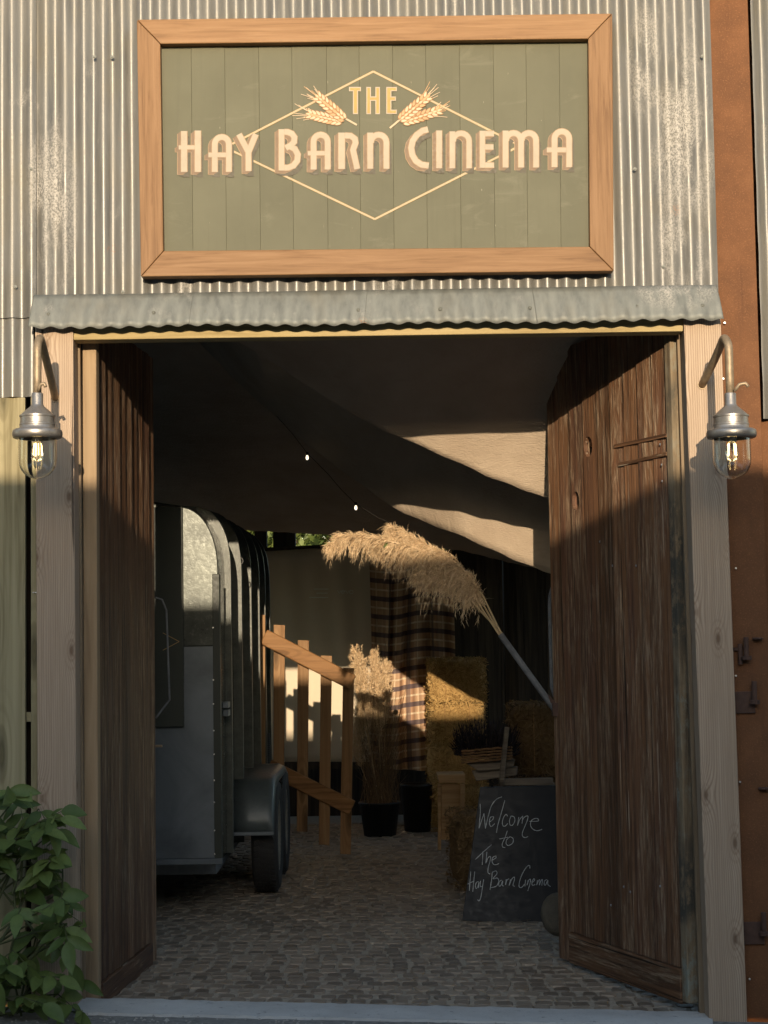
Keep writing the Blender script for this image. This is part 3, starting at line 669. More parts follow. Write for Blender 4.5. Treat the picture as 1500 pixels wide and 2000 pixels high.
# ------------------------------------------------------------------ wall lamps
def lamp(label, base_px, lamp_px, rim_y, tilt, hook):
    YL = -.36; c = P(lamp_px, rim_y, YL); rt = thing('wall_lamp', label, 'lamp', tuple(P(*base_px, 0)), 'lamps on the door posts')
    bs = P(*base_px, 0); top = c.z+.355
    pts = [bs, bs+V((c.x-bs.x)*.35, -.09, (top-bs.z)*.35), bs+V((c.x-bs.x)*.7, -.20, (top-bs.z)*.76)]
    for k in range(7):
        a = pi*.72*(1-k/6)+.0; pts.append(V(lerp(bs.x, c.x, .8+.2*k/6), YL+.038-.038*cos(pi*.8*(1-k/6)) if False else YL+.075*(1-k/6)**1.0*(1), top-.028+.040*sin(pi*(.35+.65*k/6)) ))
    pts += [V(c.x, YL, top-.06), V(c.x, YL, c.z+.13)]
    sm = []                                    # smooth the path
    for i in range(len(pts)-1):
        for t_ in (0, .5): sm.append(lerp(pts[i], pts[i+1], t_))
    sm.append(pts[-1])
    for _ in range(2): sm = [sm[0]]+[(sm[i-1]+sm[i]*2+sm[i+1])/4 for i in range(1, len(sm)-1)]+[sm[-1]]
    b = B(); b.tube(sm, .0155, 12); obj('swan_neck', b, M['pipe'], rt, smooth=True)
    b = B(); b.lathe([(0,-.004),(.0175,-.004),(.0175,0)], bs, 16, M=Matrix.Rotation(pi/2, 3, 'X').inverted()); obj('wall_plate', b, M['pipe'], rt)
    h = [c+V(hook*.012,-.02,.155), c+V(hook*.03,-.03,.178), c+V(hook*.052,-.03,.182), c+V(hook*.062,-.03,.168)]
    b = B(); b.tube([lerp(h[i], h[i+1], t_) for i in range(3) for t_ in (0, .5)]+[h[-1]], .0065, 8); obj('lug_screw', b, M['pipe'], rt, smooth=True)
    b = B(); b.lathe([(.0,.150),(.020,.150),(.0215,.147),(.0215,.108),(.026,.100),(.045,.084),(.060,.070),(.064,.066),(.0665,.066),(.0665,.060),(.063,.058),(.0635,.036),(.066,.034),(.0665,.030),(.065,.028),(.066,.018),(.074,.010)], c, 40); obj('cap', b, M['alloy'], rt, smooth=True).modifiers.new('e', 'EDGE_SPLIT').split_angle = radians(40)
    b = B(); b.lathe([(.066,.016),(.082,.014),(.090,.010),(.0925,.002),(.0925,-.010),(.089,-.018),(.080,-.021),(.068,-.021)], c, 40); obj('gallery_ring', b, M['alloy'], rt, smooth=True)
    R0 = .0705; pr = [(R0,-.018),(R0,-.10)]+[(R0*cos(pi/2*k/8), -.10-.072*sin(pi/2*k/8)) for k in range(1, 9)]
    ri = .0675; pi_ = [(ri*cos(pi/2*k/8), -.10-.069*sin(pi/2*k/8)) for k in range(8, 0, -1)]+[(ri,-.10),(ri,-.018)]
    b = B(); b.lathe([(max(r, .0004), z) for r, z in pr]+[(max(r, .0004), z) for r, z in pi_], c, 40); obj('glass_jar', b, M['glass'], rt, smooth=True)
    b = B(); b.lathe([(0,-.015),(.018,-.015),(.018,-.032),(.012,-.036),(0,-.036)], c, 16); obj('bulb_socket', b, M['alloy'], rt)
    b = B()
    for k in range(4):
        a = k*pi/2+.5; b.tube([c+V(.010*cos(a), .010*sin(a), -.040), c+V(.012*cos(a), .012*sin(a), -.082)], .0016, 6)
    fil = obj('filament', b, M['filament'], rt)
    b = B(); b.lathe([(.0004,-.105),(.010,-.104),(.019,-.094),(.024,-.078),(.023,-.060),(.017,-.044),(.013,-.036)], c, 24); obj('bulb_glass', b, M['glass'], rt, smooth=True)
    return rt
lamp('aluminium bulkhead lamp with glass jar on left door post', (108,777), 73, 846, 0, .6)
lamp('aluminium bulkhead lamp with glass jar on right door post', (1371,752), 1428.5, 846, 0, 1)

# ------------------------------------------------------------------ plank doors
def door(name, label, H, F, z0, z1, side, nb, seed, edge_mat):
    """H hinge point, F free-edge point (x, y) of the visible face; side = +1 if the visible face looks to +x"""
    rn = random.Random(seed); H = V(*H); F = V(*F); d = (F-H); Wd = d.length; d.normalize(); n_ = V(d.y, -d.x)
    if n_.x*side < 0: n_ = -n_
    rt = thing(name, label, 'door', (H.x, H.y, z0), 'open plank doors')
    def pt(u, z, dp): q = H+d*u-n_*dp; return V(q.x, q.y, z)          # dp = depth behind the visible face
    def slab(nm, u0, u1, za, zb, d0, d1, mat, bev=.0025, rag=0):
        fe_ = .009 if nm == 'plank' else 0
        b = B(); b.hexa([pt(u0, za, d0+fe_), pt(u1, za+rag, d0), pt(u1, zb, d0), pt(u0, zb, d0+fe_), pt(u0, za, d1), pt(u1, za+rag, d1), pt(u1, zb, d1), pt(u0, zb, d1)])
        return obj(nm, b, mat, rt, bevel=bev)
    # hinge stile shows its edge to the yard
    slab('hinge_stile', -.004, .045, z0+.01, z1, .0, .056, edge_mat, .004)
    cuts = [.047]; 
    for i in range(nb-1): cuts.append(.047+(Wd-.047)*(i+1)/nb+rn.uniform(-.012, .012))
    cuts.append(Wd)
    zr = z0+.135
    for i in range(nb):
        u0, u1 = cuts[i]+.002, cuts[i+1]-.002; dp = rn.uniform(-.0015, .003); last = i == nb-1
        za = z0 if last else zr+.002
        hole = [(max(u0+.04, min(u1-.04, h[0])),)+tuple(h[1:]) for h in HOLES.get(name+str(side), []) if cuts[i] <= h[0] < cuts[i+1]]
        if hole:
            hz = sorted(hole, key=lambda h: h[1]); poly = [(u0, za), (u1, za), (u1, z1), (u0, z1)]
            hu, hzv, ru, rz = hz[0]
            ring = [(hu+ru*cos(a), hzv+rz*sin(a)) for a in [(-pi/2)-2*pi*k/14 for k in range(15)]]
            poly = [(u0, za), (hu, za)]+ring+[(hu+1e-5, za), (u1, za), (u1, z1), (u0, z1)]
            b = B(); b.prism([pt(u, z, dp+.009*(u1-u)/(u1-u0)) for u, z in poly], tuple(-V(n_.x, n_.y, 0)*.024)); obj('plank', b, M['door'], rt)
        else: slab('plank', u0, u1, za, z1, dp, dp+.024, M['door'], .003, rn.uniform(-.004, .004) if last else 0)
    slab('bottom_rail', .047, cuts[-2]-.002, z0, zr-.001, -.006, .028, M['door_rail'], .004)
    for zc in (z0+.45, (z0+z1)/2, z1-.4): slab('ledge', .06, Wd-.03, zc-.07, zc+.07, .028, .055, M['door'])
    return rt, pt, Wd, rt
HOLES = {}
# right door
Rh, Rf = (1.158, .13), (.757, 1.20)
dR = (V(*Rf)-V(*Rh)); WR = dR.length; dR.normalize()
def on_right(px, py):                           # where a pixel hits the right door's face
    d = _f + CR*((px-750.0)/FP) + CU*((1000.0-py)/FP); nn = V(dR.y, -dR.x, 0); t_ = (V(*Rh, 0)-CAM).dot(nn)/d.dot(nn); q = CAM+d*t_
    return (V(q.x, q.y)-V(*Rh)).dot(dR), q.z
h1 = on_right(1147, 873); h2 = on_right(1117, 980)
HOLES['plank_door-1'] = [(h1[0], h1[1], .034, .046), (h2[0], h2[1], .030, .044)]
zR0 = P(1083,1872,1.20).z; zR1 = P(1060,693,1.20).z
rd, rpt, _, _ = door('plank_door', 'right plank door, peeling brown paint, two knot holes, standing open', Rh, Rf, zR0, zR1, -1, 9, 4, M['stile'])
for (pa_, pb_) in (((1200,872),(1302,850)), ((1208,908),(1302,886))):
    u0, za = on_right(*pa_); u1, zb = on_right(*pb_); b = B(); b.hexa([rpt(u0, za-.008, -.003), rpt(u1, zb-.008, -.003), rpt(u1, zb+.008, -.003), rpt(u0, za+.008, -.003), rpt(u0, za-.008, .002), rpt(u1, zb-.008, .002), rpt(u1, zb+.008, .002), rpt(u0, za+.008, .002)]); obj('strap_hinge', b, M['door_rail'], rd, bevel=.0015)
for px, py in ((1290,868),(1293,908),(1294,940),(1172,1058),(1197,1105),(1243,1105),(1219,1732),(1232,1742),(1194,1768),(1290,1731)):
    u, z = on_right(px, py); b = B(); q = rpt(u, z, 0); b.lathe([(0,-.005),(.0045,-.004),(.006,0)], q, 8, M=Matrix.Rotation(pi/2, 3, 'Y')); obj('nail_head', b, M['steel'], rd)
hz0, hz1 = P(1083,1150,1.2).z, P(1083,1368,1.2).z
b = B(); pts = [rpt(WR-.005, hz0, .02), rpt(WR+.02, hz0+.004, .02), rpt(WR+.045, hz0-.03, .02), rpt(WR+.052, hz0-.08, .02), rpt(WR+.05, hz1+.06, .02), rpt(WR+.02, hz1+.02, .02), rpt(WR-.01, hz1, .02)]
b.tube([lerp(pts[i], pts[i+1], t_) for i in range(6) for t_ in (0, .5)]+[pts[-1]], .008, 8); obj('pull_rod', b, M['dullpipe'], rd, smooth=True)
# left door
Lh, Lf = (-1.146, .13), (-1.062, 1.24)
zL0 = P(311,1890,1.24).z; 
ld, lpt, WLd, _ = door('plank_door', 'left plank door, narrow edge-on dark brown boards, standing open', Lh, Lf, zL0, zR1+.02, 1, 9, 11, M['stile2'])
hz0, hz1 = P(300,1172,1.3).z, P(300,1388,1.3).z
b = B(); pts = [lpt(WLd-.02, hz0+.01, -.005), lpt(WLd+.01, hz0, -.03), lpt(WLd+.01, hz0-.05, -.05), lpt(WLd+.01, hz1+.05, -.062), lpt(WLd+.01, hz1+.01, -.03), lpt(WLd-.02, hz1-.03, -.004)]
b.tube([lerp(pts[i], pts[i+1], t_) for i in range(5) for t_ in (0, .5)]+[pts[-1]], .0045, 8); obj('pull_rod', b, M['dullpipe'], ld, smooth=True)
b = B(); q = lpt(WLd-.01, P(296,1457,1.24).z, 0); b.tube([q, q+V(.03,-.005,0)], .006, 8); obj('bolt_end', b, M['pipe'], ld)

# ------------------------------------------------------------------ barn shell
sh = thing('barn_shell', 'dark boarded inside of the barn behind the drapes and trailer', 'barn', (0, 4, -.1))
def wallbox(nm, *a, mat='barn_dark'):
    b = B(); b.box(*a); return obj(nm, b, M[mat], sh)
XW0, XW1, YBK = -3.2, 2.3, 8.4
for (xa, xb) in ((XW0-.1, XW0), (XW1, XW1+.1)):        # low side walls, posts; unseen open bays added to let skylight in
    wallbox('side_wall', xa, xb, .26, YBK, -.2, .80); wallbox('side_wall', xa, xb, .26, YBK, 2.15, 4.0)
    for yy in (.26, 2.9, 5.6, 8.2): wallbox('side_post', xa-.02, xb+.02, yy, yy+.16, -.2, 3.95)
wallbox('front_wall', XW0-.1, -1.225, .14, .25, -.2, 4.0); wallbox('front_wall', 1.235, XW1+.1, .24, .25, -.2, 4.0); wallbox('front_wall', -1.224, 1.234, .12, .25, 2.72, 4.0)
b = B(); b.prism([V(XW0-.3,-.05,4.16), V(XW0-.3,YBK/2,4.5), V(XW0-.3,YBK+.3,4.1), V(XW0-.3,YBK+.3,4.04), V(XW0-.3,YBK/2,4.42), V(XW0-.3,-.05,4.08)], (XW1-XW0+.6,0,0)); obj('roof', b, M['slate'], sh)
wallbox('ceiling', XW0, XW1, .26, YBK, 3.94, 3.99)
# back wall boards up to the open strip under the eaves
zg0 = P(600,1076,YBK).z; zg1 = zg0+.55
x = XW0
while x < XW1:
    wd = .2; wallbox('back_board', x+.002, min(XW1, x+wd)-.002, YBK, YBK+.03, -.2, zg0+random.uniform(-.01, .01)); x += wd
wallbox('slit_blocker', XW0, XW1, YBK+.031, YBK+.05, -.2, zg0-.02)  # added backing sheet, stops light showing through the board gaps
wallbox('wall_plate', XW0, XW1, YBK, YBK+.12, zg1, 4.0)
for (pa_, pb_) in ((498,521),(534,577)):
    xa, xb = LX(pa_,1060,8.1), LX(pb_,1060,8.1); wallbox('post', xa, xb, 8.05, 8.2, -.1, 3.2)
wallbox('post', LX(985,1200,6.9), LX(1010,1200,6.9), 6.9, 7.05, -.1, 3.0)
# trees behind the barn
def tree(label, c, h, r, seed, nleaf):
    rn = random.Random(seed); rt = thing('tree', label, 'tree', tuple(c), 'trees behind the barn')
    b = B(); c = V(*c); b.tube([c, c+V(.1,0,h*.4), c+V(-.05,.1,h*.75)], [.16,.11,.04], 8)
    for k in range(6):
        a = k*1.05; s_ = c+V(.05,0,h*(.3+.06*k)); b.tube([s_, s_+V(cos(a)*r*.6, sin(a)*r*.6, h*.2)], [.05,.015], 6)
    obj('trunk', b, M['bark'], rt); b = B()
    cl = [(c+V(rn.gauss(0,.5)*r, rn.gauss(0,.4)*r, h*rn.uniform(.3, 1.0)), rn.uniform(.3,.6)*r) for k in range(34)]
    for k in range(nleaf):
        q, rr = rn.choice(cl); p = q+V(rn.gauss(0,1), rn.gauss(0,1), rn.gauss(0,.8)).normalized()*rr*rn.uniform(.5, 1); a = V(rn.gauss(0,1), rn.gauss(0,1), rn.gauss(0,1)).normalized(); e = a.cross(V(rn.gauss(0,1), rn.gauss(0,1), 1)).normalized(); l = rn.uniform(.06, .12)
        b.add([p-a*l, p+e*l*.4, p+a*l, p-e*l*.4], [(0,1,2,3)])
    obj('crown', b, M['leaf2'], rt, recalc=False)
tree('sunlit green tree glimpsed through the gap under the eaves above the screen', (-1.4,19.5,-.14), 5.2, 2.0, 1, 15000)
tree('second sunlit green tree behind the barn, partly hidden by pampas plume', (1.0,20,-.14), 5.0, 2.0, 2, 12000)
tree('dense green tree behind the barn, glimpsed over the horse trailer', (-3.6,20.5,-.14), 5.4, 2.1, 5, 12000)

# ------------------------------------------------------------------ building across the yard (behind the photographer; throws the shade)
ob = thing('stone_outbuilding', 'low stone farm building across the yard, behind the viewer', 'building', (0, -11.5, -.1))
zs = 2.058+SUN_T*11.6
b = B(); b.box(-16, 14, -13.6, -10.0, -.2, zs-.62); obj('wall', b, M['wallstone'], ob)
b = B(); b.prism([V(-16.3,-9.75,zs-.72), V(-16.3,-11.6,zs), V(-16.3,-13.85,zs-.82), V(-16.3,-13.85,zs-.92), V(-16.3,-11.6,zs-.1), V(-16.3,-9.75,zs-.82)], (30.6,0,0)); obj('roof', b, M['slate'], ob)
for xx in (-9,-4,5,10):
    b = B(); b.box(xx, xx+.9, -9.99, -9.95, .9, 1.9); wn = obj('window', b, M['grey_timber'], ob); b = B(); b.box(xx+.08, xx+.82, -9.945, -9.94, .98, 1.82); obj('pane', b, M['tside'], wn)
b = B(); b.box(-.5, .7, -9.99, -9.94, -.1, 2.0); obj('door', b, M['tdark'], ob)

for (sx, lab) in ((-1, 'tall boarded barn added unseen left of the yard, blocking sky light'), (1, 'tall boarded barn added unseen right of the yard, blocking sky light')):
    wg = thing('sky_block_barn', lab, 'building', (sx*7.6, -5.2, -.1))  # added out of view to cut the sky light reaching the doors
    b = B(); b.box(min(sx*5.6, sx*9.6), max(sx*5.6, sx*9.6), -9.6, -1.0, -.3, 4.4); obj('wall', b, M['grey_timber'], wg)
    b = B(); b.prism([V(sx*5.3,-9.8,4.35), V(sx*7.6,-9.8,6.0), V(sx*9.9,-9.8,4.35), V(sx*9.9,-9.8,4.25), V(sx*7.6,-9.8,5.9), V(sx*5.3,-9.8,4.25)], (0,9.0,0)); obj('roof', b, M['slate'], wg)
    b = B(); b.box(min(sx*5.56, sx*5.599), max(sx*5.56, sx*5.599), -6.5, -4.2, -.1, 2.9); obj('door', b, M['barn_dark'], wg)

# ------------------------------------------------------------------ ceiling drapes
EB = [(100,400),(300,560),(420,640),(511,694),(618,765),(703,816),(766,847),(851,884),(958,932),(1049,966),(1120,992),(1400,1090)]
EA = [(60,420),(300,590),(392,671),(465,748),(522,799),(590,861),(658,912),(737,969),(788,1003),(902,1047),(1004,1093),(1070,1118),(1140,1142),(1450,1250)]
EC = [(60,1005),(300,1024),(480,1036),(640,1044),(800,1064),(900,1075),(1000,1100),(1100,1120),(1400,1180)]
def drape(name, label, ytop, ztop, edge, yd, x0, x1, py_, pz_, back, amp, seed):
    """canvas slung from the roof: runs back as a ceiling, then falls steeply to its hem (edge, depth yd(px))"""
    rn = random.Random(seed); ph = [rn.uniform(0, 6) for _ in range(6)]; rows = []; nu = 110; nv = 36
    for j in range(nv+9):
        r = []
        for i in range(nu+1):
            px = lerp(x0, x1, i/nu); e = P(px, interp(edge, px), interp(yd, px)); tx = (px-750)/FP*(6.8+ytop)
            tp = V(lerp(e.x, tx, .6), ytop, max(ztop, e.z+.10))
            if j <= nv:
                v = j/nv; q = V(lerp(tp.x, e.x, v), tp.y+(e.y-tp.y)*(v**py_), tp.z+(e.z-tp.z)*(v**pz_))
                q.z += amp*(sin(q.x*5+v*4+ph[0])*.5+sin(q.x*11-v*7+ph[1])*.25+sin(q.x*2.3+v*11+ph[2])*.4)*sin(pi*min(1, v*1.02))
                q.y += amp*1.3*(sin(q.x*7-v*5+ph[3])*.5+sin(q.x*17+v*9+ph[4])*.2)*v; q.z += .0035*sin(q.x*34+v*16+3*sin(v*9+q.x*4))*v
            else:
                v = (j-nv)/8; q = e+V(0, .03*sin(v*pi/2)+back*v, .010*-sin(v*pi)+v*v*.42)
                q.y += amp*1.3*(sin(q.x*7-5+ph[3])*.5+sin(q.x*17+9+ph[4])*.2)
            r.append(q)
        rows.append(r)
    b = B(); b.grid(rows); o = obj(name, b, M['canvas'], None, smooth=True, recalc=False); tag(o, label, 'drape', 'canvas drapes slung under the roof'); return o
drape('ceiling_drape', 'beige canvas drape nearest the doorway, upper sunlit patch at its hem', .32, 2.83, EB, [(60,1.5),(700,1.32),(1050,1.42),(1330,1.45)], 60, 1330, .48, 1.6, .10, .012, 1)
drape('ceiling_drape', 'beige canvas drape in the middle, lower sunlit patch at its hem', 1.60, 2.80, EA, [(40,3.2),(500,2.9),(785,2.52),(900,2.22),(1045,2.05),(1330,1.98)], 40, 1330, .48, 1.6, .12, .012, 2)
drape('ceiling_drape', 'dark farthest canvas drape above the horse trailer and screen', 3.4, 3.35, EC, [(0,6.6),(1500,6.6)], 40, 1300, 1.0, .8, .2, .03, 3)

# string lights
sl = thing('string_light', 'dark cable with two tiny lit bulbs along the drape hem', 'string lights', tuple(P(600,893,3.1)))
pts = [P(540,812,2.75), P(572,848,2.72), P(600,885,2.7), P(640,925,2.68), P(668,958,2.66), P(695,984,2.6), P(740,1012,2.55), P(800,1036,2.5)]
b = B(); b.tube([lerp(pts[i], pts[i+1], t_) for i in range(7) for t_ in (0, .5)]+[pts[-1]], .0015, 5); obj('cable', b, M['cable'], sl)
for px, py in ((600,894), (695,992)):
    c = P(px, py, 2.6); b = B(); b.lathe([(.0005,-.012),(.005,-.010),(.008,-.003),(.007,.005),(.004,.014)], c, 14); bo = obj('bulb', b, M['bulb'], sl, smooth=True); b = B(); b.lathe([(.0065,.013),(.0075,.014),(.0075,.03),(.0005,.031)], c, 10); obj('holder', b, M['cable'], bo)

# ------------------------------------------------------------------ horse trailer
YR, YE = 2.42, 5.55; XS = -.885
ZB = P(425,1683,YR).z; ZT = P(345,990,YR).z; XA = P(345,990,YR).x
tr = thing('horse_trailer', 'old green and aluminium horse trailer parked inside the barn', 'trailer', (-1.7, 4.0, -.06))
prof = [V(XS,0,ZB)]+[V(XS, 0, lerp(ZB, ZT-.34, k/6)) for k in range(1, 6)]
for k in range(13):
    a = pi/2*k/12; prof.append(V(XA+(XS-XA)*cos(a)**.9, 0, ZT-.34+.34*sin(a)**.95))
prof += [V(-1.4,0,ZT+.045), V(-1.75,0,ZT+.06), V(-2.1,0,ZT+.045), V(-2.45,0,ZT), V(-2.6,0,ZT-.34), V(-2.6,0,ZB)]
def at(p, y, o=0):
    c = V(-1.75, 0, 1.1); d = (p-c); q = V(p.x, y, p.z)
    if o:
        dx = o if p.x > -1.0 else (o*(1-(abs(p.x+1.0)/.1)) if p.x > -1.1 else 0); 
        q.x += dx; q.z += o if p.z > ZT-.2 else (o*max(0, (p.z-(ZT-.34))/.14) if p.z > ZT-.34 else 0)
    return q
b = B(); rows = [[at(p, y) for p in prof] for y in (YR+.02, 3.0, 3.8, 4.6, YE)]; b.grid(rows); b.add([at(p, YE) for p in prof], [tuple(range(len(prof)))]); obj('body_side', b, M['tside'], tr, smooth=True).modifiers.new('e', 'EDGE_SPLIT').split_angle = radians(35)
zl = P(380,1262,YR).z
up = [p for p in prof if p.z >= zl]; 
b = B(); b.prism([V(XS,YR,zl)]+[V(p.x,YR,p.z) for p in prof if p.z > zl+.01 and p.x > -2.59]+[V(-2.55,YR,zl)], (0,.019,0)); obj('rear_upper_panel', b, M['tpaint'], tr, bevel=.004)
b = B(); b.box(-2.55, XS+.001, YR-.004, YR+.019, ZB+.02, zl-.002); obj('rear_lower_panel', b, M['ali'], tr, bevel=.002)
x2 = P(358,1250,YR-.03).x; b = B(); b.box(-2.4, x2, YR-.03, YR-.005, P(330,1420,YR).z, P(330,991,YR).z); dk = obj('rear_door', b, M['tdark'], tr, bevel=.004)
def ribbon(b, pts, w_, Y):
    for i in range(len(pts)-1):
        a = P(*pts[i], Y); c = P(*pts[i+1], Y); d = (c-a).normalized(); n_ = V(-d.z, 0, d.x)*w_*.5; b.add([a-n_, c-n_, c+n_, a+n_], [(0,1,2,3)])
b = B(); ribbon(b, [(318,1236),(350,1253)], .003, YR-.0315); ribbon(b, [(350,1253),(318,1270)], .003, YR-.0316); obj('diamond_line', b, M['gold'], dk, recalc=False)
b = B(); b.box(-2.55, XS+.012, YR-.012, YR+.02, ZB-.012, ZB+.018); obj('bottom_trim', b, M['ali'], tr, bevel=.002)
b = B(); b.box(XS-.03, XS+.008, YR-.008, YR+.05, ZB, ZT-.36); obj('corner_angle', b, M['tdark'], tr, bevel=.003)
for py in (1226,1328,1375,1427,1473,1524,1567,1622,1668):
    c = P(416+(py-1226)*.008, py, YR-.006); b = B(); b.lathe([(0,-.004),(.0035,-.0035),(.005,0)], c, 8, M=Matrix.Rotation(pi/2, 3, 'X').inverted()); obj('rivet', b, M['bolt'], tr)
for (y0, dpt) in ((2.80,.034), (3.30,.052), (3.95,.058), (4.55,.064), (5.05,.068), (5.48,.070)):
    b = B(); pr = [p for p in prof if p.x > -1.9]; rows = [[at(p, y0) for p in pr], [at(p, y0, dpt) for p in pr], [at(p, y0+.05, dpt) for p in pr], [at(p, y0+.05) for p in pr]]
    b.grid(rows); obj('side_rib', b, M['trib'], tr)
for (y0, zc) in ((2.62, P(432,1376,2.6).z), (2.62, P(432,1392,2.6).z)):
    b = B(); b.box(XS+.001, XS+.03, y0, y0+.12, zc-.02, zc+.012); obj('hinge_plate', b, M['ali'], tr, bevel=.002)
b = B(); c = P(514,1217,5.0); b.lathe([(.0,-.02),(.028,-.018),(.034,-.01),(.034,.012),(.0,.014)], c+V(0,0,0), 16, M=Matrix.Rotation(pi/2, 3, 'X').inverted() @ Matrix.Diagonal((.7,1.3,1)).to_3x3()); obj('marker_lamp', b, M['ali'], tr, smooth=True)
b = B(); c = P(468,1098,3.32); b.tube([c+V(-.03,0,0), c+V(-.01,0,-.012)]+[c+V(.0+.02*cos(a), 0, .008+.02*sin(a)) for a in (-1.6,-.8,0,.8,1.6,2.4,3.0)], .004, 6); obj('hook', b, M['bolt'], tr)
b = B(); c0 = P(519,1432,5.2); c1 = P(521,1510,5.2)
for k in range(22):
    c = lerp(c0, c1, k/21); b.tube([c, c+V(0,0,-.011)], .03, 10)
obj('rubber_gaiter', b, M['rubber'], tr)
# chassis and tandem wheels
b = B(); b.box(-2.4, XS-.05, 2.7, 5.5, ZB-.10, ZB-.014); obj('chassis', b, M['steel'], tr)
XT0, XT1 = -.79, -.635
for yc in (3.52, 4.26):
    zc = -.058+.325; wh = bpy.data.objects.new('wheel', None); COL.objects.link(wh); wh.parent = tr; cw = V((XT0+XT1)/2, yc, zc); WL[wh.name] = cw; wh.location = cw-WL[tr.name]
    Ry = Matrix.Rotation(pi/2, 3, 'Y'); hw = (XT1-XT0)/2
    b = B(); b.lathe([(.20,-hw*.8),(.26,-hw),(.300,-hw*.95),(.318,-hw*.75),(.324,0),(.318,hw*.75),(.300,hw*.95),(.26,hw),(.20,hw*.8)], cw, 48, M=Ry)
    for k in range(60):                        # tread blocks
        a = 2*pi*k/60
        for s_ in (-.5, 0, .5):
            a2 = a+(.05 if s_ == 0 else 0)+s_*.06; q = V(s_*hw*1.05, sin(a2)*.322, cos(a2)*.322)+cw; rd_ = V(0, sin(a2), cos(a2)); tg = V(.35 if s_ >= 0 else -.35, cos(a2), -sin(a2)).normalized()
            b.bar(q-tg*.011, q+tg*.011, .030, .012, up=tuple(rd_))
    obj('tyre', b, M['rubber'], wh)
    b = B(); b.lathe([(.0005,hw*.35),(.06,hw*.35),(.07,hw*.2),(.13,hw*.1),(.185,hw*.5),(.205,hw*.82),(.212,hw*.84),(.212,hw*.5),(.2,-hw*.6)], cw, 40, M=Ry); obj('rim', b, M['rim'], wh, smooth=True)
fpr = [(3.10,.33),(3.11,.40),(3.14,.49),(3.20,.565),(3.28,.605),(3.40,.622),(3.5,.625),(4.3,.625),(4.50,.60),(4.58,.52),(4.62,.40)]
b = B(); rows = [[V(x_, y_, z_-(.012 if x_ > XT1-.04 else 0)) for y_, z_ in fpr] for x_ in (XS, XS+.1, XT1-.055, XT1-.028)]; rows.append([V(XT1-.012, y_, z_-.05) for y_, z_ in fpr]); b.grid(rows); obj('mudguard', b, M['mud'], tr, solid=.004, smooth=True)
b = B(); b.box(XS-.1, XT1-.015, 3.085, 3.12, .31, .33); obj('mudguard_bar', b, M['ali'], tr, bevel=.002)

# ------------------------------------------------------------------ picket handrail
YP = 4.85
hr = thing('picket_handrail', 'sloping pine handrail with five pickets beside the trailer steps', 'handrail', tuple(P(680,1690,YP)))
for (xa, yt, yb, tilt) in ((545.5,1220,1604,1), (592.5,1250,1624,0), (637.5,1280,1650,-2), (681,1304,1668,-4)):
    plank('picket', (xa-11,yt), (xa+11,yt+1), (xa-11+tilt-2,yb), (xa+10+tilt-2,yb+1), YP, .024, M['picket'], hr, .003)
plank('picket', (497,1200), (518,1201), (497,1590), (518,1590), YP+.0, .024, M['picket'], hr, .003)
a, c = P(515,1243,YP-.028), P(689,1333,YP-.028); b = B(); b.bar(a, c, .045, .105, (0,0,1)); obj('top_rail', b, M['rail'], hr, bevel=.01)
a, c = P(524,1497,YP-.02), P(688,1578,YP-.02); b = B(); b.bar(a, c, .03, .10, (0,0,1)); obj('bottom_rail', b, M['rail'], hr, bevel=.006)

# ------------------------------------------------------------------ screen and plaid curtain
YS = 7.5
sc_ = thing('projection_screen', 'large beige cloth screen hung at the back of the barn', 'screen', tuple(P(610,1490,YS)))
rows = []
for j in range(25):
    r = []
    for i in range(61):
        px = lerp(430, 728, i/60); py = lerp(interp([(430,1080),(520,1077),(728,1064)], px), 1488, j/24); q = P(px, py, YS); q.y += .010*sin(q.x*9+.4*sin(q.z*3))*(.4+.6*j/24)+.004*sin(q.x*31+q.z*2); r.append(q)
    rows.append(r)
b = B(); b.grid(rows); cloth = obj('cloth', b, M['screen'], sc_, smooth=True, recalc=False, solid=.002)
b = B(); a, c = P(425,1078,YS), P(732,1062,YS); b.bar(a+V(0,.012,.0), c+V(0,.012,.0), .02, .03); obj('top_batten', b, M['barn_dark'], sc_)
b = B(); a, c = P(425,1492,YS), P(732,1492,YS); b.bar(a+V(0,.01,-.015), c+V(0,.01,-.015), .03, .05); obj('bottom_batten', b, M['barn_dark'], sc_)
def px_stroke(b, pts, w_, Y, close=False):
    m = len(pts); q = [P(x_, y_, Y) for x_, y_ in pts]; L = []; R = []
    for i in range(m):
        a = q[(i-1) % m] if close else q[max(0, i-1)]; c = q[(i+1) % m] if close else q[min(m-1, i+1)]; d = (c-a); d.y = 0; d.normalize(); n_ = V(-d.z, 0, d.x)*w_*.5; L.append(q[i]+n_); R.append(q[i]-n_)
    b.add(L+R, [(i, (i+1) % m, m+(i+1) % m, m+i) for i in (range(m) if close else range(m-1))])
YT = YS-.022
b = B()
def ring(cx, cy, rx, ry, a0, a1): return [(cx+rx*cos(lerp(a0, a1, k/10)), cy-ry*sin(lerp(a0, a1, k/10))) for k in range(11)]
px_stroke(b, [(659,1153),(662.5,1159.5),(666,1153)], .006, YT); px_stroke(b, [(667,1156)]+[(673.5,1156)]+ring(670.2,1156.3,3.4,3.4,0,5.2), .006, YT-.0004)
px_stroke(b, [(675,1153),(678.5,1159.5),(682,1153)], .006, YT-.0002); px_stroke(b, ring(686.3,1156.3,3.5,3.5,0,6.2), .006, YT-.0006)
obj('lettering', b, M['projected_text'], sc_, recalc=False)
b = B(); 
for (xa, xb, yy) in ((613,642,1150.5),(618,640,1158.5),(604,641,1167)): px_stroke(b, [(xa,yy),(xb,yy)], .007, YT)
obj('caption_line', b, M['projected_text'], sc_, recalc=False)
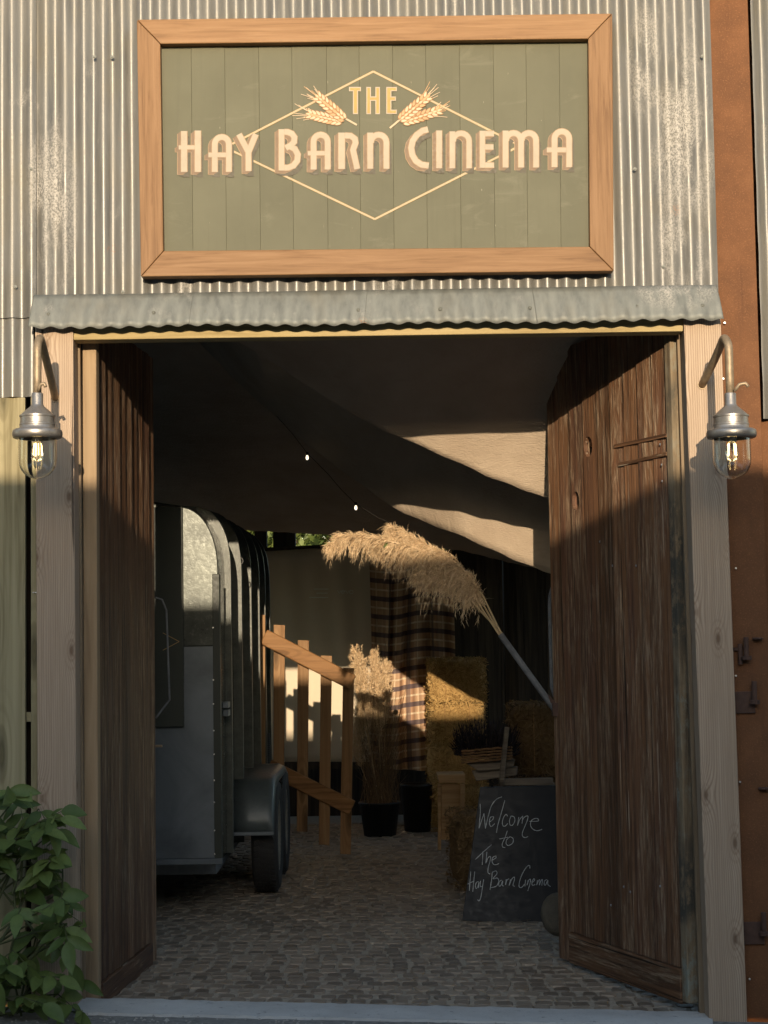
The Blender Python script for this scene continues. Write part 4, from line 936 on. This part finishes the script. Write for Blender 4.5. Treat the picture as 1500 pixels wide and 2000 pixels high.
def curtain(label, pxs, top, bot, Y, seed):
    rows = []; uvs = []; xw = [0]; 
    n = 120; m = 24
    prev = None; acc = 0; us = []
    pts = []
    for i in range(n+1):
        px = lerp(pxs[0], pxs[1], i/n); x = P(px, 1300, Y).x; dy = .035*sin(x*42+.8*sin(x*13))+.015*sin(x*90); cur = V(x, dy)
        if prev is not None: acc += (cur-prev).length
        prev = cur; us.append(acc); pts.append((px, dy))
    zz = []
    for j in range(m+1):
        r = []
        for i in range(n+1):
            px, dy = pts[i]; q = P(px, lerp(interp(top, px), interp(bot, px), j/m), Y); q.y += dy*(.35+.65*j/m); q.x += .02*sin(j/m*3+i*.05); r.append(q)
        rows.append(r)
    b = B(); b.grid(rows); o = obj('plaid_curtain', b, M['plaid'], None, smooth=True, recalc=False)
    uv = o.data.uv_layers.new(name='UVMap'); w_ = n+1; z_ = [p.z for p in b.v]
    for lp in o.data.loops: i = lp.vertex_index; uv.data[lp.index].uv = (us[i % w_], z_[i]+.02*sin(us[i % w_]*6))
    tag(o, label, 'curtain'); return o
curtain('brown and cream plaid curtain hanging right of the screen', (721,884), [(721,1090),(800,1095),(884,1108)], [(721,1500),(850,1506),(884,1440)], 7.35, 3)

# ------------------------------------------------------------------ hay bales
def bale(label, c, size, rz, mat, seed, nst, tilt=0):
    rn = random.Random(seed); sx, sy, sz = size; c = V(*c); rt = thing('hay_bale', label, 'hay bale', tuple(c), 'hay bales')
    Rm = Matrix.Rotation(rz, 3, 'Z') @ Matrix.Rotation(tilt, 3, 'X'); b = B()
    def face(fn, nu, nv):
        rows = []
        for j in range(nv+1):
            rows.append([])
            for i in range(nu+1):
                p = fn(i/nu, j/nv); rr = V(p.x/(sx/2), p.y/(sy/2), (p.z-sz/2)/(sz/2)); k = (abs(rr.x)**6+abs(rr.y)**6+abs(rr.z)**6)**(1/6); p = V(p.x/k, p.y/k, (p.z-sz/2)/k+sz/2)
                p += V(sin(p.y*41+p.z*37)*.006, sin(p.x*39+p.z*53)*.006, sin(p.x*31+p.y*43)*.006 if p.z > .02 else 0); rows[-1].append(Rm @ p+c)
        b.grid(rows)
    hx, hy = sx/2, sy/2
    face(lambda u, v: V(lerp(-hx,hx,u), -hy, sz*v), 14, 10); face(lambda u, v: V(lerp(-hx,hx,u), hy, sz*v), 8, 6); face(lambda u, v: V(-hx, lerp(-hy,hy,u), sz*v), 12, 10); face(lambda u, v: V(hx, lerp(-hy,hy,u), sz*v), 12, 10); face(lambda u, v: V(lerp(-hx,hx,u), lerp(-hy,hy,v), sz), 14, 12)
    obj('core', b, mat, rt); b = B()
    for k in range(nst):
        f = rn.random()
        if f < .55: p = V(rn.uniform(-hx,hx), -hy, rn.uniform(0,sz)); nn = V(0,-1,0)
        elif f < .8: p = V(rn.uniform(-hx,hx), rn.uniform(-hy,hy), sz); nn = V(0,0,1)
        elif f < .92: p = V(-hx, rn.uniform(-hy,hy), rn.uniform(0,sz)); nn = V(-1,0,0)
        else: p = V(hx, rn.uniform(-hy,hy), rn.uniform(0,sz)); nn = V(1,0,0)
        d = V(rn.gauss(0,1), rn.gauss(0,1), rn.gauss(0,1)); d = (d-nn*d.dot(nn)*.75).normalized(); l = rn.uniform(.02,.075); p = p+nn*rn.uniform(-.008,.006)
        e = d.cross(nn); e = e.normalized()*rn.uniform(.0012,.0026) if e.length > .01 else V(.002,0,0); k2 = nn*rn.uniform(-.004,.014)
        b.add([Rm @ q+c for q in (p-d*l*.5-e, p-d*l*.5+e, p+k2+e, p+k2-e, p+d*l*.5+k2*rn.uniform(-1,1.5)+e*.6, p+d*l*.5+k2-e*.6)], [(0,1,2,3),(3,2,4,5)])
    obj('straw', b, mat, rt, recalc=False); rt2 = B()
    for u in (-.22, .22):
        x_ = sx*u; rt2.tube([Rm @ q+c for q in (V(x_,hy+.004,sz*.1), V(x_,hy+.004,sz*.9), V(x_,hy*.9,sz+.004), V(x_,-hy*.9,sz+.004), V(x_,-hy-.005,sz*.9), V(x_,-hy-.005,sz*.1))], .003, 5)
    obj('twine', rt2, M['twine'], rt)
cB = P(896,1500,6.6); zf = -.06
for k in range(4):
    lab = ['golden hay bale at the foot of the stack beside the plaid curtain', 'golden hay bale second from the bottom beside the plaid curtain', 'golden hay bale third from the bottom beside the plaid curtain', 'sunlit golden hay bale topping the stack beside the plaid curtain'][k]
    bale(lab, (cB.x+random.uniform(-.01,.01), 6.95, zf+.325*k), (.43, .85, .32), random.uniform(-.03,.03), M['hay'], 20+k, 2600 if k == 3 else 1500)
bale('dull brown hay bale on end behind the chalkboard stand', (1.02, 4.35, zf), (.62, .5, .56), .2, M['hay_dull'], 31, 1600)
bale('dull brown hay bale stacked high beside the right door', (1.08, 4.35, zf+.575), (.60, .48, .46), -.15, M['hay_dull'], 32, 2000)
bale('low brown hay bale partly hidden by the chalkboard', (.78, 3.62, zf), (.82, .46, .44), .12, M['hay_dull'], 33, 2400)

# ------------------------------------------------------------------ pampas
def strands(b, pts, rad, n, L0, L1, drop, seed, wd=.0016, tuft=50, fwd=.6, spread=1.0, e0=.35, e1=2.8):
    """feathery seed head: many curved side sprays along a spine, each spray fringed with short hairs"""
    rn = random.Random(seed); m = len(pts)
    for k in range(n//tuft):
        t_ = (k+rn.random())/(n//tuft); f = t_*(m-1); i = min(m-2, int(f)); q = lerp(pts[i], pts[i+1], f-i); tg = (pts[i+1]-pts[i]).normalized()
        env = min(1, e0+2.4*t_) * min(1, .30+e1*(1-t_)); s_ = V(rn.gauss(0,1), rn.gauss(0,1), rn.gauss(0,1)); s_ = (s_-tg*s_.dot(tg)).normalized()
        tl = lerp(L0, L1, rn.random())*env*(1.35 if rn.random() < .12 else 1); dq = drop*rn.uniform(.2, 1.3)
        tip = q+tg*tl*fwd*rn.uniform(.6, 1.25)+s_*rad*env*spread*rn.uniform(.4, 1.3)+V(0,0,-dq*tl); ctl = q+tg*tl*fwd*.55+s_*rad*env*spread*.9
        for h in range(tuft):
            u = rn.random(); c0 = q*(1-u)**2+ctl*2*u*(1-u)+tip*u*u; dr = ((ctl-q)*(1-u)+(tip-ctl)*u).normalized()
            l = rn.uniform(.012, .042)*(1.15-.4*u)*(1.7 if rn.random() < .06 else 1); d = (dr+V(rn.gauss(0,.42), rn.gauss(0,.42), rn.gauss(0,.42)-.12)).normalized(); e = d.cross(V(rn.gauss(0,1), rn.gauss(0,1), rn.gauss(0,1))).normalized()*wd
            p1 = c0+d*l*.55; p2 = c0+d*l+V(0,0,-l*.2)
            b.add([c0-e, c0+e, p1+e*.8, p1-e*.8, p2], [(0,1,2,3),(3,2,4)])
pg = thing('pampas_bundle', 'big cream pampas grass bundle in a grey tube on the right door', 'pampas grass', tuple(P(1088,1392,1.22)))
ta, tb = P(1092,1398,1.18), P(978,1240,1.34)
b = B(); b.tube([ta, tb], .0145, 14); obj('tube_holder', b, M['dullpipe'], pg, smooth=True)
b = B(); b.tube([P(1096,1378,1.18), P(1078,1372,1.2), P(1068,1360,1.22)], .012, 10); b.box(P(1083,1385,1.2).x-.012, P(1083,1385,1.2).x+.03, 1.16, 1.22, P(1083,1385,1.2).z-.03, P(1083,1385,1.2).z+.03); obj('bracket', b, M['iron'], pg)
for k, (x_, y_, Yd) in enumerate(((925,1165,1.42), (932,1160,1.44), (940,1158,1.40), (918,1172,1.42))):
    b = B(); b.tube([lerp(tb, ta, .3), tb+V((k-1.5)*.006,(k % 2)*.006,.004), P(x_, y_, Yd)], [.0055,.005,.004], 6); obj('stalk', b, M['stem'], pg)
PL = [[(945,1185),(908,1122),(860,1088),(800,1066),(730,1050),(680,1046),(648,1062)],
      [(938,1172),(897,1114),(850,1080),(815,1056),(785,1038),(762,1027)],
      [(938,1168),(912,1130),(875,1108),(830,1095),(780,1082),(735,1075)],
      [(948,1182),(920,1128),(890,1098),(855,1075),(825,1060),(800,1054)],
      [(930,1172),(905,1142),(875,1128),(845,1122),(815,1118)],
      [(933,1165),(900,1116),(850,1084),(790,1058),(715,1044),(660,1046)]]
for k, L_ in enumerate(PL):
    pts = [P(x_, y_, lerp(1.42, 1.50+.04*(k % 3), i/6)) for i, (x_, y_) in enumerate(L_)]; b = B()
    strands(b, pts, .032, 7600 if k in (0, 5) else 5800, .08, .215, .85, 50+k, .0011, tuft=42, fwd=.62, e0=.75, e1=1.3)
    b.tube(pts, [.003]*len(pts), 5); obj('plume', b, M['plume'], pg, recalc=False)

def pot(b, c, r0, r1, h): b.lathe([(.001,0),(r0,0),(r1,h*.95),(r1*1.06,h*.95),(r1*1.06,h),(r1*.92,h),(r1*.88,h*.8),(.001,h*.78)], c, 24)
YG = 6.35; gp = P(742,1604,YG); gp.z = -.06
pa2 = thing('pampas_arrangement', 'dried grasses and upright golden pampas in a dark pot by the handrail', 'dried grass', tuple(gp))
b = B(); pot(b, gp, .12, .15, .25); obj('pot', b, M['black'], pa2, smooth=True)
base = gp+V(0,0,.25)
for k, (x0, y0, x1, y1) in enumerate(((714,1420,693,1272), (722,1430,708,1290), (740,1430,735,1280), (752,1420,757,1300), (706,1500,698,1390), (745,1440,727,1300), (718,1425,699,1300))):
    a, c = P(x0,y0,YG+random.uniform(-.1,.1)), P(x1,y1,YG+random.uniform(-.1,.1)); pts = [lerp(a, c, i/6)+V(.015*sin(i*.5+k), 0, 0) for i in range(7)]; b = B()
    strands(b, pts, .06, 3000, .09, .17, -.05, 80+k, .0018, tuft=30, fwd=.9, spread=.9, e0=.8); b.tube([base+V(random.uniform(-.05,.05),0,0), a, c], .003, 5); obj('plume', b, M['plume'], pa2, recalc=False)
b = B(); rn = random.Random(5)
for k in range(240):
    p0 = base+V(rn.gauss(0,.06), rn.gauss(0,.06), -.02); tp = P(rn.uniform(690,800), rn.uniform(1330,1520), YG+rn.gauss(0,.12)); mid = lerp(p0, tp, .5)+V(rn.gauss(0,.02),0,.03); b.tube([p0, mid, tp], [.0022,.0018,.0007], 3, caps=False)
obj('dry_stems', b, M['dry'], pa2, recalc=False)
b = B(); c = P(773,1391,YG-.1); b.lathe([(.001,.02),(.016,.014),(.02,0),(.014,-.014),(.001,-.02)], c, 10); b.tube([c, lerp(c, base, .6), base], .002, 4); obj('poppy_head', b, M['dry'], pa2)
c = P(815,1590,6.6); c.z = -.06; b = B(); pot(b, c, .10, .12, .36); tag(obj('plant_pot', b, M['black'], None, smooth=True), 'tall plain black pot in front of the plaid curtain', 'pot')

# ------------------------------------------------------------------ bench, crate of heather, trestle
YBn = 5.3; bn = thing('wooden_bench', 'small pine box stool left of the chalkboard', 'stool', tuple(P(880,1600,YBn)))
plank('seat', (854,1513), (908,1512), (857,1529), (908,1529), YBn, .28, M['bench'], bn, .003); plank('front_panel', (862,1531), (899,1531), (862,1640), (899,1640), YBn+.02, .02, M['bench'], bn); plank('leg', (899.5,1531), (908,1531), (896,1660), (905,1660), YBn+.005, .03, M['bench'], bn); plank('leg', (855,1531), (861.5,1531), (855,1660), (861.5,1660), YBn+.005, .03, M['bench'], bn)
YC = 3.75; tl_ = thing('trestle_table', 'grey weathered timber trestle behind the top of the chalkboard', 'table', tuple(P(985,1700,YC)))
plank('slab', (922,1506), (1012,1497), (930,1526), (1010,1514), YC-.05, .06, M['grey_timber'], tl_, .006)
plank('cross_rail', (981,1521), (1080,1519), (981,1534), (1080,1533), YC-.12, .03, M['grey_timber'], tl_, .003)
b = B(); b.bar(P(990,1420,YC-.16), P(972,1600,YC-.16), .028, .03, (0,1,0)); obj('upright', b, M['grey_timber'], tl_, bevel=.003)
b = B(); b.bar(P(1078,1528,YC-.1), P(1078,1760,YC-.1), .03, .03, (0,1,0)); obj('upright', b, M['grey_timber'], tl_, bevel=.003)
rk = B(); rows = []
for (x_, y_) in ((912,1492),(1006,1484)): pass
b = B(); b.prism([P(*q, YC-.09) for q in ((912,1492),(940,1490),(970,1488),(1006,1484),(1003,1497),(968,1504),(935,1507),(925,1500))], (0,.2,0)); tag(obj('driftwood_plank', b, M['grey_timber'], None, bevel=.006), 'curved grey driftwood plank under the wicker crate', 'plank')
cr = thing('heather_crate', 'shallow wicker crate filled with dark dried heather', 'crate', tuple(P(950,1488,YC)))
for k in range(5):
    for s_, yy in ((0, YC-.13), (1, YC+.06)):
        y0 = 1464+k*5.6; b = B(); a, c = P(902,y0+3,yy), P(1000,y0-5,yy)
        pts = [lerp(a, c, i/14)+V(0, .005*(-1)**(i+k), .002*sin(i*2.1+k)) for i in range(15)]; b.tube(pts, .0068, 6); obj('wicker_rod', b, M['wicker'], cr, smooth=True)
for xx in (903, 999):
    for k in range(5):
        y0 = 1464+k*5.6+(3 if xx == 903 else -5); b = B(); b.tube([P(xx,y0,YC-.13), P(xx,y0,YC+.06)], .0068, 6); obj('wicker_rod', b, M['wicker'], cr, smooth=True)
b = B(); rn = random.Random(8)
for k in range(2600):
    px = rn.uniform(885, 1015); ctr = 1400+abs(px-950)**1.6*.028; p0 = P(lerp(950, px, .72), 1478, YC-.03+rn.uniform(-.08,.08)); p1 = P(px, rn.uniform(ctr, 1475), YC-.03+rn.uniform(-.13,.11)); q = lerp(p0, p1, rn.uniform(.5, 1)); d = (p1-p0).normalized(); l = rn.uniform(.02, .05); e = V(rn.gauss(0,1), rn.gauss(0,1), rn.gauss(0,1)).normalized()*.004
    b.add([q-e, q+e, q+d*l+e*.3], [(0,1,2)])
    if k % 8 == 0: b.tube([p0, p1], .0015, 3, caps=False)
obj('heather', b, M['heather'], cr, recalc=False)

# ------------------------------------------------------------------ chalkboard
Yb0, Yb1 = 2.30, 2.52                           # foot nearer, top leaning back
ck = thing('chalkboard', 'black chalkboard with white handwritten welcome leaning beside right door', 'chalkboard', tuple(P(985,1800,Yb0)))
def CK(px, py, off=0):                          # pixel onto the leaning board
    bl, br, tl0 = P(903,1797,Yb0), P(1092,1811,Yb0), P(938,1538,Yb1); nn = (br-bl).cross(tl0-bl).normalized()
    if nn.y > 0: nn = -nn
    d = _f + CR*((px-750.0)/FP) + CU*((1000.0-py)/FP); t_ = (bl-CAM).dot(nn)/d.dot(nn); return CAM+d*t_+nn*off
b = B(); q = [CK(903,1797), CK(1096,1811), CK(1098,1534), CK(938,1538)]; b.prism(q, (0,.018,.002)); obj('panel', b, M['chalkboard'], ck, bevel=.002)
b = B(); b.bar(CK(955,1590)+V(0,.03,0), V(CK(955,1590).x, 2.85, -.06), .03, .02); obj('rear_leg', b, M['grey_timber'], ck); b = B(); b.bar(CK(1075,1590)+V(0,.03,0), V(CK(1075,1590).x, 2.85, -.06), .03, .02); obj('rear_leg', b, M['grey_timber'], ck)
TXT = {'Welcome': "340,215 343,340 325,555|325,555 395,350|395,350 415,560|415,560 450,400 500,240 570,150 645,118|470,470 520,430 525,395 490,400 470,450 475,510 500,530 545,490|685,165 640,330 590,500 568,620|722,390 705,360 670,400 650,470 660,520 690,525 725,490|770,390 750,450 760,510 795,510 825,450 815,400 780,385 768,392|880,400 862,520|862,520 890,440 930,390 935,402 925,490|925,450 960,400 1005,385 1000,440 960,540 930,620 935,670 975,685 1010,670|1030,460 1150,455 1140,420 1090,425 1050,460 1045,520 1080,570 1140,590 1205,570",
 'to': "720,590 690,680 650,770 655,815 690,825|610,705 730,680|750,680 710,720 705,775 740,795 795,760 800,700 760,675 742,686",
 'The': "275,990 380,890 500,785|380,880 370,1065|435,885 420,1045|420,1045 450,970 485,950 480,1010 455,1100 450,1170 480,1195|510,1000 560,970 560,945 520,960 505,1010 530,1060 570,1062 605,1045",
 'Hay': "210,1160 190,1425|265,1160 238,1440|165,1335 260,1290|320,1300 290,1310 275,1360 285,1395 310,1370 325,1310 320,1390|345,1290 345,1370 375,1360|390,1270 370,1400 350,1520 325,1570 305,1550",
 'Barn': "510,1170 500,1280 478,1415|510,1170 560,1150 575,1190 520,1260 580,1250 600,1290 570,1360 490,1385|640,1280 610,1300 600,1350 625,1360 655,1290 650,1350 670,1360|705,1265 695,1345|695,1345 715,1280 745,1260|765,1270 745,1355|745,1355 780,1270 815,1235 820,1270 800,1350 825,1365",
 'Cinema': "1035,1120 1030,1075 990,1095 930,1190 890,1300 885,1370 920,1380 965,1330|975,1275 965,1365|1010,1280 995,1350|995,1350 1020,1280 1045,1270 1030,1350 1005,1430|1070,1310 1100,1280 1090,1260 1065,1300 1070,1350 1110,1340|1140,1280 1130,1350|1130,1350 1160,1280 1175,1285 1165,1350|1165,1350 1195,1280 1210,1280 1200,1355|1275,1270 1240,1290 1235,1340 1255,1345 1285,1280 1285,1340 1325,1370"}
def cr_spline(p, k=5):
    out = []
    for i in range(len(p)-1):
        a, b_, c, d = p[max(0,i-1)], p[i], p[i+1], p[min(len(p)-1,i+2)]
        for j in range(k):
            t_ = j/k; out.append(tuple(.5*((2*b_[q])+(-a[q]+c[q])*t_+(2*a[q]-5*b_[q]+4*c[q]-d[q])*t_*t_+(-a[q]+3*b_[q]-3*c[q]+d[q])*t_**3) for q in (0, 1)))
    return out+[p[-1]]
for wname, s_ in TXT.items():
    b = B()
    for k, st in enumerate(s_.split('|')):
        p = [tuple(float(v) for v in t_.split(',')) for t_ in st.split()]; p = cr_spline(p)
        q = [CK(890+x_*.14, 1540+y_*.14, .0012+k*.00006) for x_, y_ in p]; m = len(q); L = []; R = []
        for i in range(m):
            d = (q[min(m-1,i+1)]-q[max(0,i-1)]).normalized(); n_ = V(-d.z, 0, d.x); ww = .0019*(.75+.35*abs(sin(i*.7+k))); L.append(q[i]+n_*ww); R.append(q[i]-n_*ww)
        b.add(L+R, [(i, i+1, m+i+1, m+i) for i in range(m-1)])
    obj('chalk_word', b, M['chalk'], ck, recalc=False)
b = B(); c = P(1090,1786,1.5); b.lathe([(.001,-.05),(.06,-.048),(.078,-.03),(.082,0),(.078,.03),(.06,.048),(.001,.05)], c, 20, M=Matrix.Rotation(pi/2-.3, 3, 'X') @ Matrix.Diagonal((1,1.25,1)).to_3x3())
tag(obj('round_stone', b, M['stone'], None, smooth=True), 'rounded rough stone behind the foot of the right door', 'stone')

# ------------------------------------------------------------------ shrub by the left post
sb = thing('leafy_shrub', 'leafy green climbing shrub at the foot of the left door post', 'shrub', (-1.5, -.22, gz(-1.5)-.02))
def leafmesh(seed, ln, wd):
    rn = random.Random(seed); n = 7; vs = []; fs = []; cv = rn.uniform(.15,.6); tw = rn.uniform(-.3,.3)
    for i in range(n+1):
        t_ = i/n; h = wd*.5*(sin(pi*t_**.82)**.9 if 0 < t_ < 1 else 0)*(1.0); z = -cv*ln*t_*t_*.5; y = ln*t_; x = tw*ln*t_*t_*.3
        vs += [V(x-h, y, z+h*.35), V(x, y, z-.001), V(x+h, y, z+h*.35)]
    for i in range(n): a = i*3; fs += [(a,a+1,a+4,a+3), (a+1,a+2,a+5,a+4)]
    me = bpy.data.meshes.new('leaf'); me.from_pydata(vs, [], fs); me.materials.append(M['leaf']); me.polygons.foreach_set('use_smooth', [True]*len(me.polygons)); return me
leaves = [leafmesh(i, random.uniform(.085,.13), random.uniform(.042,.060)) for i in range(10)]; small = [leafmesh(40+i, random.uniform(.05,.07), .018) for i in range(4)]
rn = random.Random(21); tw = B(); nl = 0
outl = [(1515,40),(1560,60),(1590,118),(1640,118),(1700,110),(1760,150),(1800,160),(1830,165),(1870,150),(1900,160),(1950,158),(1985,150)]
def put_leaf(p, d, me, s_=1.0):
    global nl
    d = d.normalized(); up_ = V(rn.gauss(0,.35), -.75+rn.gauss(0,.3), .65+rn.gauss(0,.3)); sx_ = d.cross(up_)
    if sx_.length < .05: sx_ = V(1,0,0)
    sx_.normalize(); z_ = sx_.cross(d); o = bpy.data.objects.new('leaf', me); COL.objects.link(o); o.parent = sb
    m = Matrix((sx_, d, z_)).transposed().to_4x4(); m = m @ Matrix.Scale(s_, 4); m.translation = p-WL[sb.name]; o.matrix_local = m; nl += 1
for k in range(52):                              # compound sprays of five leaflets
    py = rn.uniform(1530, 1975); xm = interp(outl, py); px = rn.uniform(-60, xm-18) if k > 16 else xm-rn.uniform(14, 34); Y = rn.uniform(-.38,-.10) if k > 16 else rn.uniform(-.30,-.12)
    c = P(px, py, Y); root = V(-1.5+rn.gauss(0,.12), -.2, c.z-rn.uniform(.15,.35)); root.z = max(root.z, gz(-1.5))
    d = V(rn.gauss(.25,.5), -.45+rn.gauss(0,.25), rn.gauss(.05,.35)).normalized(); L = rn.uniform(.09,.14)
    a = c-d*L*.6; tw.tube([root, lerp(root, a, .6)+V(0,.02,.02), a, c+d*L*.3], [.005,.004,.0025,.0015], 5, caps=False)
    put_leaf(c+d*L*.3, d+V(0,0,-.45), rn.choice(leaves), rn.uniform(.85,1.15))
    sx_ = d.cross(V(0,0,1)).normalized()
    for u in (.0, .55):
        for s_ in (-1, 1):
            if nl < 290: put_leaf(lerp(a, c+d*L*.3, u+.15), d*.45+sx_*s_+V(0,0,-.35+rn.gauss(0,.25)), rn.choice(leaves), rn.uniform(.5,1.05))
for (px, py) in ((108,1592),(118,1603),(95,1600),(100,1625),(112,1612),(98,1655),(110,1665),(90,1650)):
    c = P(px-8, py, -.14); put_leaf(c, V(rn.uniform(.3,1), -.3, rn.uniform(-.1,.6)), rn.choice(small), 1.1)
obj('stems', tw, M['twig'], sb, recalc=False)
